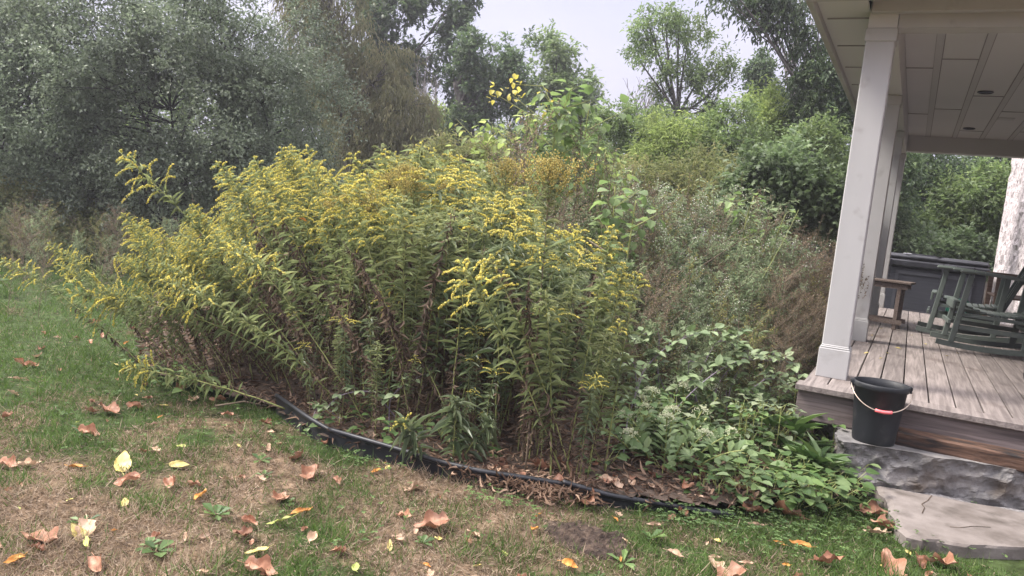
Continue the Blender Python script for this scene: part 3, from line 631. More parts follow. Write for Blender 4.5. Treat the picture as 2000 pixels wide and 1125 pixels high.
# ------------------------------------------------------------------ stone house behind the porch
m, t, b = newmat('whitewashed_rubble')
tx = t.nodes.new('ShaderNodeTexCoord'); mp = t.nodes.new('ShaderNodeMapping'); mp.inputs['Scale'].default_value = (1, 1, 2.1)
vo = t.nodes.new('ShaderNodeTexVoronoi'); vo.feature = 'DISTANCE_TO_EDGE'; vo.inputs['Scale'].default_value = 5.5
no = t.nodes.new('ShaderNodeTexNoise'); no.inputs['Scale'].default_value = 14; no.inputs['Detail'].default_value = 8
t.links.new(tx.outputs['Object'], mp.inputs[0]); t.links.new(mp.outputs[0], vo.inputs['Vector']); t.links.new(tx.outputs['Object'], no.inputs['Vector'])
r1 = ramp(t, [(.0, g(.34, .31, .31)), (.06, g(.56, .52, .525))]); t.links.new(vo.outputs['Distance'], r1.inputs[0])
r2 = ramp(t, [(.36, g(.62, .57, .59)), (.58, g(1.15, 1.12, 1.12))]); t.links.new(no.outputs[0], r2.inputs[0])
mm = t.nodes.new('ShaderNodeMix'); mm.data_type = 'RGBA'; mm.blend_type = 'MULTIPLY'; mm.inputs[0].default_value = 1
t.links.new(r1.outputs[0], mm.inputs[6]); t.links.new(r2.outputs[0], mm.inputs[7]); t.links.new(mm.outputs[2], b.inputs['Base Color']); b.inputs['Roughness'].default_value = .9
bp = t.nodes.new('ShaderNodeBump'); bp.inputs['Strength'].default_value = .8; bp.inputs['Distance'].default_value = .03; t.links.new(r1.outputs[0], bp.inputs['Height']); t.links.new(bp.outputs[0], b.inputs['Normal'])
M['rubble'] = m
hs_ = thing('stone_house', 'whitewashed rubble stone house beyond the rocking chairs at the right edge', 'house', (1.50, 5.62, 0))
hw = block((0, 0, -.1), (6, 12.7, 5.2), .09, .05, 8, 6.5, 0); hw.build('wall', M['rubble'], hs_)
mb = MB(); mb.add([(-.35, -.35, 5.22), (6.35, -.35, 5.22), (6.35, 13.05, 5.22), (-.35, 13.05, 5.22), (3, -.35, 7.8), (3, 13.05, 7.8)], [(0, 4, 5, 3), (1, 2, 5, 4), (0, 1, 4), (3, 5, 2), (0, 3, 2, 1)]); mb.build('roof', M['darkmetal'], hs_)

# ------------------------------------------------------------------ hot tub
tb = thing('hot_tub', 'dark grey hot tub with a closed padded cover behind the deck', 'hot tub', (-.44, 16, 0)); tb.scale = (.86, 1, 1)
mb = MB(); mb.box((.03, .03, 0), (1.92, 1.8, 1.03), bev=.03); mb.build('body', M['tub'], tb)
mb = MB()
for xa, xb in ((.25, 1.70),):
    mb.box((xa, .0, .20), (xb, .028, .26)); mb.box((xa, .0, .90), (xb, .028, .96)); mb.box((xa, 0, .262), (xa + .06, .028, .898)); mb.box((xb - .06, 0, .262), (xb, .028, .898))
mb.build('panel_frame', M['tubframe'], tb)
mb = MB(); mb.box((.32, .012, .27), (1.63, .0285, .89)); mb.build('side_panel', M['tub'], tb)
mb = MB(); mb.box((-.02, -.04, 1.032), (1.97, 1.86, 1.16), bev=.025); mb.box((.0, -.02, 1.16), (1.95, 1.84, 1.26), bev=.04)
lid = mb.build('cover', M['tublid'], tb)
for xx in (.12, 1.10, 1.66):
    mb = MB(); mb.box((xx, -.058, .86), (xx + .035, -.042, 1.15)); mb.box((xx - .01, -.066, .82), (xx + .045, -.03, .87), bev=.004); mb.build('strap', M['darkmetal'], tb)
mb = MB(); mb.tube([(.35, .05, 1.27), (.5, -.03, 1.275), (.95, -.03, 1.27), (1.1, .05, 1.265)], .012, 6); mb.build('handle', M['darkmetal'], lid)

# ------------------------------------------------------------------ rocking chairs
def rocking_chair(label):
    t_ = thing('rocking_chair', label, 'rocking chair', group='green rocking chairs on the deck')
    G_ = M['green_paint']; hwid = .30; rock = []
    def rz(x): return .022 + .16 * (x - .08) ** 2
    for s in (-1, 1):
        y = s * (hwid + .0)
        P = [(x, y, rz(x) + .018) for x in np.linspace(-.62, .44, 16)]
        mb = MB()
        for a, b in zip(P[:-1], P[1:]): mb.bar(a, (b[0] + .004, b[1], b[2] + .001), .032, .045)
        mb.build('rocker', G_, t_)
        mb = MB(); mb.bar((.33, y, rz(.33) + .03), (.25, y, .665), .038, .045, (1, 0, 0), bev=.005); mb.build('front_post', G_, t_)
        mb = MB(); mb.bar((-.22, y, rz(-.22) + .03), (-.27, y, .66), .036, .05, (1, 0, 0), bev=.005); mb.build('rear_post', G_, t_)
        mb = MB(); mb.bar((-.36, y * 1.03, .655), (.16, y * 1.05, .69), .075, .024, bev=.006); mb.bar((.16, y * 1.05, .69), (.34, y * 1.08, .692), .11, .024, bev=.01); mb.build('armrest', G_, t_)
        mb = MB(); mb.bar((.31, y, .21), (-.24, y, .20), .02, .04); mb.build('side_rail', G_, t_); mb = MB(); mb.bar((.29, y, .32), (-.25, y, .31), .02, .03); mb.build('side_rail', G_, t_)
    mb = MB(); n = 11
    for i in range(n):
        x = .33 - i * .054; z = .425 - .14 * (0.33 - x) + .10 * max(0, .15 - (x + .1)) ** 2
        z = .43 - .05 * math.sin(i / (n - 1) * math.pi) - .075 * i / (n - 1)
        mb.bar((x, -hwid + .02, z), (x, hwid - .02, z), .046, .018, bev=.004)
    mb.build('seat', G_, t_)
    for a_, w_, h_ in (((.345, .395), .022, .07), ((.36, .24), .024, .035), ((-.24, .24), .024, .035), ((-.26, .345), .024, .05)):
        mb = MB(); mb.bar((a_[0], -hwid + .02, a_[1]), (a_[0], hwid - .02, a_[1]), w_, h_, bev=.004); mb.build('stretcher', G_, t_)
    ba = Vector((-.25, 0, .30)); tdir = Vector((-.36, 0, .93)).normalized(); bt = ba + tdir * .88
    for i in range(7):
        y = -hwid + .065 + i * (2 * hwid - .13) / 6; curve = -.03 * (1 - (abs(y) / hwid) ** 2)
        mb = MB(); mb.bar((ba.x + curve, y, ba.z), (bt.x + curve, y * 1.05, bt.z - .02 * (y / .3) ** 2), .052, .014, (1, 0, .3), bev=.003); mb.build('back_slat', G_, t_)
    for s in (-1, 1):
        mb = MB(); mb.bar((ba.x - .0, s * (hwid - .025), ba.z), (bt.x, s * (hwid - .02), bt.z + .02), .036, .032, (1, 0, .3), bev=.004); mb.build('back_post', G_, t_)
    for f in (.0, .42, 1.0):
        mb = MB(); c = ba + tdir * (.88 * f); mb.bar((c.x - .022, -hwid + .0, c.z), (c.x - .022, hwid, c.z), .02, .07 if f else .05, (-.36, 0, .93), bev=.004); mb.build('back_rail', G_, t_)
    return t_
rc = rocking_chair('green slatted rocking chair on the deck, the nearer one')
rc.location = (.745, 8.47, DZ + .006); rc.rotation_euler = (0, 0, math.radians(183)); rc.scale = (1.04,) * 3
rc2 = dup(rc); rc2.location = (.61, 9.47, DZ + .006); rc2.rotation_euler = (0, 0, math.radians(178)); rc2['label'] = 'green slatted rocking chair half hidden behind the nearer rocking chair'

# side table between the columns
def side_table():
    t_ = thing('side_table', 'small weathered wooden side table behind the porch columns', 'side table', (-.17, 9.45, DZ), math.radians(-8))
    mb = MB()
    for i in range(5): mb.box((-.36, -.17 + i * .07, .50), (.23, -.105 + i * .07, .522), random.random(), bev=.003)
    mb.build('tabletop', M['tablewood'], t_)
    for s in (-1, 1):
        mb = MB(); mb.box((.10, s * .12 - .02, .0), (.14, s * .12 + .02, .498), bev=.003); mb.build('leg', M['tablewood'], t_)
        mb = MB(); mb.box((-.31, s * .12 - .02, .0), (-.27, s * .12 + .02, .498), bev=.003); mb.build('leg', M['tablewood'], t_)
        mb = MB(); mb.box((-.34, s * .12 - .026, .06), (.19, s * .12 - .0205, .11)); mb.build('rail', M['tablewood'], t_); mb = MB(); mb.box((-.32, s * .12 - .026, .44), (.2, s * .12 - .0205, .49)); mb.build('rail', M['tablewood'], t_)
    return t_
side_table()
# bench by the house wall
t_ = thing('wooden_bench', 'brown wooden bench with a curved back rail behind the rocking chairs', 'bench', (1.17, 11.6, DZ), math.radians(-90))
mb = MB()
for i in range(5): mb.box((-.6, -.22 + i * .09, .40), (.6, -.14 + i * .09, .42), bev=.003)
mb.build('seat', M['benchwood'], t_)
mb = MB(); P = [(x, .25, .90 + .06 * (1 - (x / .6) ** 2)) for x in np.linspace(-.62, .62, 12)]
for a, b in zip(P[:-1], P[1:]): mb.bar(a, b, .035, .08)
for x in np.linspace(-.5, .5, 9): mb.box((x - .02, .24, .44), (x + .02, .255, .88))
mb.build('backrest', M['benchwood'], t_)
for sx in (-.56, .56):
    for sy in (-.2, .24):
        mb = MB(); mb.box((sx - .03, sy - .03, 0), (sx + .03, sy + .03, .66 if sy < 0 else .88), bev=.004); mb.build('leg', M['benchwood'], t_)
    mb = MB(); mb.box((sx - .035, -.26, .662), (sx + .035, .20, .69), bev=.004); mb.build('armrest', M['benchwood'], t_)
# hose
hp = Yp_ = O + ray(1873, 578) * (11.6 / ray(1873, 578)[1])
mb = MB(); th = np.linspace(0, 2 * np.pi * 7, 7 * 28); rr = .125 + .02 * np.sin(th * .41); 
mb.tube(np.stack([rr * np.cos(th), np.linspace(-.05, .05, len(th)), rr * np.sin(th)], 1), .011, 6)
ho = mb.build('garden_hose', M['hose'], smooth=True); ho.location = (hp[0] + .03, 11.6, DZ + .16); ho.rotation_euler = (0.12, 0, .3)
tag(ho, 'coiled teal garden hose standing on the deck behind the rocking chairs', 'hose')

# ------------------------------------------------------------------ bucket
def lathe(prof, n=40):
    mb = MB(); k = len(prof); a = np.arange(n) * 2 * np.pi / n
    V = np.array([(r * math.cos(q), r * math.sin(q), z) for r, z in prof for q in a]); Fq = []
    for i in range(k - 1):
        for j in range(n): j2 = (j + 1) % n; Fq.append((i * n + j, i * n + j2, (i + 1) * n + j2, (i + 1) * n + j))
    Fq.append(tuple(range(n))[::-1]); Fq.append(tuple((k - 1) * n + j for j in range(n)))
    mb.add(V, Fq); return mb
bx, by = -.052, 4.825
bk = thing('bucket', 'black rubber bucket with a wire handle and red grip on the stone step', 'bucket', (bx, by, STEP_TOP - .002), math.radians(12))
lathe([(.108, 0), (.112, .012), (.122, .14), (.137, .300), (.143, .303), (.148, .312), (.148, .332), (.143, .338), (.136, .335), (.132, .30), (.118, .14), (.105, .012)]).build('body', M['bucket'], bk, smooth=True)
for s in (-1, 1):
    mb = MB(); mb.box((s * .150 - .010, -.016, .300), (s * .150 + .010, .016, .338), bev=.004); mb.build('handle_lug', M['bucket'], bk)
a = np.linspace(0, math.pi, 30); Wp = np.stack([.158 * np.cos(a), -.155 * np.sin(a) ** .8 - .004, .318 - .115 * np.sin(a)], 1)
mb = MB(); mb.tube(Wp, .0026, 6); hd = mb.build('handle', M['wire'], bk, smooth=True)
k_ = (Wp[:, 0] > -.058) & (Wp[:, 0] < .058); mb = MB(); mb.tube(Wp[k_], .0095, 8); mb.build('grip', M['grip'], hd, smooth=True)
#@@PLANTS

cw = gr(1999, 742, DZ); mb = MB(); P = [(.05 * math.cos(a), 0, .032 + .026 * math.sin(a)) for a in np.linspace(0, 6.2, 2)]
t_ = thing('caster_wheel', 'black caster wheel on the deck cut by the right edge', 'wheel', (cw[0] + .02, cw[1] + .03, DZ), .4)
mb.tube([(-.012, 0, .03), (-.009, 0, .03), (.009, 0, .03), (.012, 0, .03)], [.02, .03, .03, .02], 18); mb.build('wheel', M['darkmetal'], t_)
mb = MB(); mb.box((-.02, -.012, .03), (-.015, .012, .07)); mb.box((.015, -.012, .03), (.02, .012, .07)); mb.box((-.02, -.012, .07), (.02, .012, .076)); mb.tube([(0, 0, .076), (0, 0, .5)], .012, 8); mb.build('fork', M['darkmetal'], t_)
# ================================================================== PLANTS
Z3 = np.array([0, 0, 1.])
def nrm(a): return a / (np.linalg.norm(a, axis=-1, keepdims=True) + 1e-9)
def vn3(p, s): return .5 * (vnoise(p[:, 0] + p[:, 2] * .7, p[:, 1] - p[:, 2] * .4, s) + vnoise(p[:, 2] * 1.1 + 31, p[:, 0] * .8 - p[:, 1] * .6, s))
def yh(px): return 406 + .1045 * (px - 1000)
def bend_path(h, a0, a1, n=14, wob=.015, g=rng):
    s = np.linspace(0, 1, n); a = a0 + (a1 - a0) * s ** 1.3; ds = h / (n - 1)
    x = np.concatenate([[0], np.cumsum(np.sin(a[:-1]) * ds)]); z = np.concatenate([[0], np.cumsum(np.cos(a[:-1]) * ds)])
    y = wob * np.cumsum(g.normal(size=n)) * .5; y -= y[0]
    return np.stack([x, y, z], 1)
def along(P, s):
    t = s * (len(P) - 1); i = np.clip(t.astype(int), 0, len(P) - 2); f = (t - i)[:, None]
    p = P[i] * (1 - f) + P[i + 1] * f; T = nrm(P[i + 1] - P[i]); return p, T
def radial(T, a):
    X = nrm(np.cross(T, np.array([.03, 1, .02]))); Y = np.cross(T, X)
    return np.cos(a)[:, None] * X + np.sin(a)[:, None] * Y

# ---- goldenrod: stem > green foliage, dry lower foliage, flower head
def goldenrod(h, a0, a1, head='plume', seed=1, dry=.45, hs=1.0, old=False, nl=None, label=None):
    g_ = np.random.default_rng(seed); rad = math.radians
    P = bend_path(h, rad(a0), rad(a1), 16, .012, g_)
    t_ = thing('goldenrod_plant', label or 'goldenrod', 'goldenrod', group='goldenrod plants in the garden bed')
    mb = MB(); mb.tube(P, np.linspace(.0048, .0016, 16), 5, .5); mb.build('stem', M['stem'] if not old else M['stem2'], t_, smooth=True)
    n = nl or int(h * 92); s = np.linspace(.05, .97, n) + g_.uniform(-.012, .012, n); s = np.clip(s, 0, .99); s = s[g_.random(n) > .14]; n = len(s)
    p, T = along(P, s); a = np.arange(n) * 2.39996 + g_.uniform(-.3, .3, n); rd = radial(T, a)
    isdry = s < dry * (1 + .25 * g_.normal(size=n))
    el = g_.uniform(.25, .75, n)
    d = nrm(rd + T * el[:, None] + .35 * rdir(n, g_)); d[:, 2] -= .12
    lt = np.clip(g_.random(n) * .6 + .4 * np.clip((s - .5) * 2, 0, 1), 0, 1)  # leaves paler towards the tip: light from above put into their tone
    L = (.045 + .048 * np.sin(np.clip((s - .05) / .95, 0, 1) * 2.9)) * g_.uniform(.7, 1.25, n)
    k = ~isdry; f = MB(); wl = 1.0
    if nl and nl < 70: L = L * 1.4; wl = 1.3; lt = lt * .9; d[:, 2] -= .35
    f.inst(LANCE, p[k], d[k], Z3 + .25 * rdir(n, g_)[k], L[k], L[k] * .15 * wl, lt[k])
    # tufts of small leaves in the upper axils
    ku = np.nonzero(k & (s > .55))[0]
    for q in range(3):
        dd = nrm(d[ku] + .7 * rdir(len(ku), g_) + [0, 0, .3]); f.inst(LANCE, p[ku] + d[ku] * .006, dd, Z3, L[ku] * .45, L[ku] * .09, g_.random(len(ku)))
    if head == 'green': 
        pass
    fol = f
    if isdry.any():
        f = MB(); j = isdry & (s > .1); m_ = j.sum(); dd = rd[j] * g_.uniform(.3, .9, m_)[:, None] - Z3 * g_.uniform(.3, 1.1, m_)[:, None]
        f.inst(LANCE3, p[j], dd, rdir(m_, g_), L[j] * .75, L[j] * .10, g_.random(m_))
        dd = rd[j] * g_.uniform(.3, .9, m_)[:, None] + rdir(m_, g_) * .8 - Z3 * .5
        f.inst(LANCE3, p[j], dd, rdir(m_, g_), L[j] * .55, L[j] * .09, g_.random(m_))
        f.build('dry_foliage', M['gr_dry'], t_)
    if head in ('plume', 'flat', 'small', 'green'):
        nb = {'plume': 20, 'flat': 26, 'small': 9, 'green': 14}[head]; f = MB(); st_ = f if head != 'green' else MB(); lv = fol
        s0 = {'plume': .80, 'flat': .86, 'small': .90, 'green': .84}[head]
        ss = np.linspace(s0, .995, nb); bp_, bT = along(P, ss); an = np.arange(nb) * 2.39996; br = radial(bT, an)
        fac = (1 - ss) / (1 - s0)
        for i in range(nb):
            tt = np.linspace(0, 1, 18)
            if head == 'flat':
                Lb = hs * (.05 + .13 * fac[i]) * g_.uniform(.8, 1.15); c = bp_[i] + br[i] * (Lb * .72 * tt)[:, None] * (.35 + .65 * fac[i]) + bT[i] * (Lb * (.9 * tt ** 1.1))[:, None] ; tb = .45
            else:
                Lb = hs * (.022 + .15 * fac[i] ** .8) * g_.uniform(.7, 1.2); el_ = g_.uniform(.55, .95)
                c = bp_[i] + br[i] * (Lb * tt)[:, None] + bT[i] * (Lb * (el_ * tt - .38 * tt ** 2))[:, None]; c[:, 2] -= Lb * .22 * tt ** 2.5; tb = .22
            st_.tube(np.vstack([c[::4], c[-1:]]), .0009, 3, .15, cap=False)
            nn = int(12 + 34 * Lb / .14); q = np.sort(g_.uniform(tb, 1, nn)); cp, cT = along(c, q)
            if head == 'flat':                                     # forked tips carry tight tufts
                off = rdir(nn, g_) * .016 * hs; cp = cp + off * (q[:, None])
            else: cp = cp + rdir(nn, g_) * .0045 + Z3 * .004
            if head == 'green':
                lv.inst(LANCE, cp, cT + .6 * rdir(nn, g_), Z3, .012, .004, g_.uniform(.5, 1, nn))
            else:
                f.inst(BLOB, cp, cT + .6 * rdir(nn, g_) + Z3 * .3, Z3, g_.uniform(.006, .0105, nn) * hs ** .3, g_.uniform(.0042, .0066, nn), g_.random(nn))
                nb2 = nn // 3; cq, cT2 = along(c, g_.uniform(0, .8, nb2)); lv.inst(LANCE, cq, cT2 + .7 * rdir(nb2, g_), Z3, .022, .0045, g_.random(nb2))
        if head != 'green':
            tt = np.linspace(s0, 1, 10); f.tube(along(P, tt)[0], .0012, 3, .3); f.build('flower_head', M['gr_flower_old'] if old else M['gr_flower'], t_)
        else: st_.build('flower_stalk', M['stem'], t_)
    if fol.n: fol.build('foliage', M['gr_leaf2'] if (nl and nl < 70) else M['gr_leaf'], t_)
    return t_

UP = 'upright goldenrod with an arching yellow plume, in the thick of the clump'
protos = {
 'up': [goldenrod(1.5, 2, 7, 'plume', 1, .5, 1.0), goldenrod(1.5, 4, 13, 'plume', 2, .56, 1.15), goldenrod(1.5, 1, 5, 'plume', 3, .5, .85), goldenrod(1.5, 5, 12, 'plume', 4, .58, 1.3), goldenrod(1.5, 3, 16, 'plume', 104, .62, .7), goldenrod(1.5, 6, 9, 'plume', 105, .55, 1.45), goldenrod(1.5, -4, 10, 'plume', 106, .52, .95)],
 'mid': [goldenrod(1.5, 14, 34, 'plume', 5, .52, 1.1), goldenrod(1.5, 20, 40, 'plume', 6, .5, 1.0), goldenrod(1.5, 16, 30, 'plume', 7, .56, .9), goldenrod(1.5, 10, 42, 'plume', 107, .55, 1.3), goldenrod(1.5, 22, 28, 'plume', 108, .6, .75)],
 'low': [goldenrod(1.6, 30, 62, 'plume', 8, .40, 1.1), goldenrod(1.6, 38, 56, 'plume', 9, .45, 1.0), goldenrod(1.6, 42, 70, 'plume', 10, .3, 1.0), goldenrod(1.6, 34, 74, 'plume', 109, .5, .8)],
 'flat': [goldenrod(1.5, 2, 5, 'flat', 11, .58, 1.25, True), goldenrod(1.5, 3, 9, 'flat', 12, .58, 1.05, True)],
 'small': [goldenrod(1.3, 3, 9, 'small', 13, .4, .8), goldenrod(1.3, 2, 6, 'green', 14, .38, .9), goldenrod(1.3, 4, 12, 'green', 15, .42, .8)],
}
GL = {'up': ('upright goldenrod with a yellow arching plume in the middle of the clump', 'upright goldenrods in the middle of the clump'),
      'mid': ('goldenrod leaning left with a yellow plume in the left half of the clump', 'goldenrods leaning left in the clump'),
      'low': ('goldenrod stem bent far over to the left at the left edge of the clump', 'goldenrods bent far over at the left edge of the clump'),
      'flat': ('goldenrod with a broad domed ochre flower head near the middle of the clump', 'goldenrods with domed ochre heads'),
      'small': ('leafy green goldenrod with hardly any bloom at the front or right of the clump', 'leafy goldenrods with hardly any bloom')}
used = set()
lrz = math.atan2(-rt[1], -rt[0])
protos['broad'] = [goldenrod(1.3, 3, 12, 'green', 41, .3, .9, nl=62), goldenrod(1.3, 8, 24, 'small', 42, .3, 1.3, nl=60), goldenrod(1.3, 2, 8, 'small', 43, .35, 1.5, nl=64)]
GL['broad'] = ('broad-leaved grey-green goldenrod in the right half of the clump', 'broad-leaved goldenrods in the right half of the clump')
def put_gold(kind, u, v, hgt, rz=None, label=None, k=None, z=.04, group=True):
    pr = protos[kind]; p = pr[k if k is not None else rng.integers(len(pr))]; base = 1.5 if kind not in ('low', 'small', 'broad') else (1.6 if kind == 'low' else 1.3)
    w_ = rng.uniform(.82, 1.18)
    return place(p, used, uv(u, v, z), rz if rz is not None else rng.uniform(0, 6.28), (hgt / base * w_, hgt / base * w_, hgt / base), label or GL[kind][0], GL[kind][1])
_eu = [touv(p) for p in edge_w]; _eu.sort(); EU = np.array(_eu)
def vedge(u): return float(np.interp(u, EU[:, 0], EU[:, 1]))
def topz(u): return float(np.interp(u, [-3, -2.2, -1.5, -1.0, -.5, 0, .3, .7], [1.05, 1.28, 1.50, 1.66, 1.66, 1.48, 1.22, 1.0]))
pts = []
tries = 0
while len(pts) < 205 and tries < 9000:
    tries += 1
    u = rng.uniform(-1.72, .33); f_ = rng.random() ** 1.15; v0 = vedge(u) + .30 if u > -1.4 else vedge(u) + .45; v = v0 + f_ * (2.0 if u < -.1 else 1.5)
    if any((u - a) ** 2 + (v - b) ** 2 < .105 ** 2 for a, b, _ in pts): continue
    pts.append((u, v, (v - v0) / 2.0))
for u, v, f_ in pts:
    h = topz(u) * (.80 + .24 * f_) * rng.uniform(.90, 1.06)
    r_ = rng.random(); lean = np.interp(u, [-2, -1.4, -.9, -.3], [1.0, .75, .35, .05])
    if r_ < lean * .40: kind, h, rz_ = 'low', h * .98, lrz + rng.normal(0, .45)
    elif r_ < lean * 1.05: kind, h, rz_ = 'mid', h * 1.08, lrz + rng.normal(0, .5)
    elif rng.random() < (.05 if -.7 < u < .1 else .02): kind, rz_ = 'flat', rng.uniform(0, 6.28)
    elif rng.random() < (.9 if u > -.3 else (.5 if u > -.7 else .22)): kind, rz_ = 'small', rng.uniform(0, 6.28)
    else: kind, rz_ = 'up', rng.uniform(0, 6.28)
    if f_ < .12 and u > -.9 and kind == 'up' and rng.random() < .5: kind = 'small'
    if u > -.5 and kind in ('up', 'small') and rng.random() < .5: kind = 'broad'
    if u > -.25 and v < vedge(u) + 1.1 and kind in ('up', 'mid', 'small'): kind = 'broad' if rng.random() < .6 else 'small'
    put_gold(kind, u, v, h, rz_, k=1 if kind == 'small' else None)
# outer left fringe of bent stems
for i in range(24):
    u = rng.uniform(-1.95, -1.4); v = rng.uniform(4.9, 6.3); put_gold('low' if i % 3 else 'mid', u, v, rng.uniform(.85, 1.15), lrz + rng.normal(0, .35))

for i in range(44):
    p_ = gr(rng.uniform(285, 600), rng.uniform(735, 792)); u, v = touv(p_)
    put_gold('low' if i % 2 else 'mid', u, v + rng.uniform(0, .5), rng.uniform(.75, 1.2), lrz + rng.normal(.1, .45))
def hero(px, py, top, d=None, a0=0, a1=0, head='plume', seed=50, dry=.4, hs=1.0, label='', rz=None, old=False, stem_h=None, **k):
    """a single plant: foot at ground pixel (px,py), length chosen in metres"""
    p = gr(px, py, .04); o = goldenrod(stem_h, a0, a1, head, seed, dry, hs, old, label=label, **k)
    o.location = tuple(p); o.rotation_euler = (0, 0, lrz if rz is None else rz)
    if 'group' in o: del o['group']
    return o
hero(660, 782, 0, a0=56, a1=96, seed=21, dry=.12, hs=1.5, stem_h=1.75, rz=lrz + .12, nl=190, label='long goldenrod stem lying almost level to the left over the grass')
hero(560, 800, 0, a0=74, a1=86, seed=22, dry=.25, hs=.9, stem_h=.95, rz=lrz + .1, label='lowest goldenrod sprig, flopped along the grass at the left foot of the clump')
hero(640, 780, 0, a0=40, a1=56, seed=23, dry=.4, hs=1.3, stem_h=2.05, rz=lrz - .1, label='goldenrod with a bare pale stem slanting up left to the outermost high plume', nl=120)
hero(1100, 935, 0, a0=26, a1=40, seed=24, dry=.3, hs=1.5, stem_h=1.22, rz=lrz + .35, head='plume', label='goldenrod leaning at the front with the largest bright yellow plumes, low in the clump', nl=110)
hero(1118, 940, 0, a0=22, a1=33, seed=34, dry=.35, hs=.65, stem_h=1.20, rz=lrz + .2, head='small', label='second leaning front goldenrod, with a small tuft just right of the large low plumes', nl=100)
hero(1025, 930, 0, a0=1, a1=2, seed=25, dry=.42, hs=1.55, stem_h=1.50, head='flat', old=True, label='tall straight goldenrod with the roundest domed head and brown withered leaves below')
hero(1105, 925, 0, a0=3, a1=6, seed=26, dry=.3, hs=.75, stem_h=1.28, label='goldenrod with a drooping deep yellow spike just right of the domed head', rz=lrz + 3.0)
hero(1150, 930, 0, a0=1, a1=5, seed=27, dry=.25, hs=.55, stem_h=1.10, label='leafy goldenrod with two small yellow tufts at the right end of the clump', rz=lrz + 3.1)
hero(1180, 925, 0, a0=1, a1=5, seed=28, dry=.2, hs=.8, stem_h=1.05, head='small', label='rightmost goldenrod, slender with a short yellow tip', rz=lrz + 3.0)
hero(1150, 925, 0, a0=1, a1=4, seed=29, dry=.3, hs=.8, stem_h=1.0, head='green', label='leafy green goldenrod without bloom between the right-hand flowering ones', nl=110)
hero(1075, 940, 0, a0=5, a1=12, seed=30, dry=.35, hs=.8, stem_h=.95, head='green', label='short leafy green goldenrod in front of the straight domed one', nl=100)
hero(820, 905, 0, a0=8, a1=60, seed=31, dry=.0, hs=.45, stem_h=.26, head='small', label='small young goldenrod sprig arching over the black plastic edging', rz=lrz + .3, nl=34)
hero(885, 905, 0, a0=3, a1=5, seed=32, dry=.0, hs=.35, stem_h=.34, head='green', label='small upright green goldenrod shoot just behind the black plastic edging', nl=46)
hero(900, 905, 0, a0=20, a1=50, seed=33, dry=.0, hs=.35, stem_h=.28, head='green', label='young goldenrod shoot bending right behind the black plastic edging', rz=lrz + 3.0, nl=36)

for i, (px, py, d_, lb) in enumerate([(765, 372, 5.3, 'goldenrod whose domed ochre head stands left of centre above the plumes'), (942, 352, 5.2, 'goldenrod with the domed head standing left of the roundest one'), (700, 425, 4.7, 'goldenrod with a broad ochre head facing front in the middle of the clump'), (868, 395, 5.0, 'goldenrod with a small domed head between two larger domes'), (655, 430, 4.8, 'goldenrod with a flat-topped ochre head at the left of the front broad head')]):
    u = (px - 1000) / 1530 * d_; h_ = H + (yh(px) - py) / 1530 * d_ + .06
    o = goldenrod(h_, 1, 4, 'flat', 300 + i, .5, 1.35 if i != 3 else 1.0, True, label=lb); o.location = uv(u, d_, .04); o.rotation_euler = (0, 0, i * 1.3); del o['group']
for i in range(34):
    u = rng.uniform(-1.3, .5); v = vedge(u) + rng.uniform(.10, .55)
    put_gold('broad' if i % 3 else 'small', u, v, rng.uniform(.28, .75) * (1.2 if u > 0 else .9), rng.uniform(0, 6.28), 'short leafy goldenrod shoot near the black plastic edging')['group'] = 'short goldenrod shoots near the edging'

dead_ = [goldenrod(1.4, 3, 14, 'none', 201, 1.6, 1, True), goldenrod(1.3, 8, 30, 'none', 202, 1.6, 1, True), goldenrod(1.4, 20, 50, 'none', 203, 1.6, 1, True)]
for i in range(44):
    u = rng.uniform(-1.9, .4); v = vedge(u) + rng.uniform(.2, 1.2)
    o = place(dead_[i % 3], used, uv(u, v, .04), rng.uniform(0, 6.28) if u > -1 else lrz + rng.normal(0, .5), rng.uniform(.6, .95), 'dead brown goldenrod stalk with withered hanging leaves in the clump', 'dead brown goldenrod stalks')

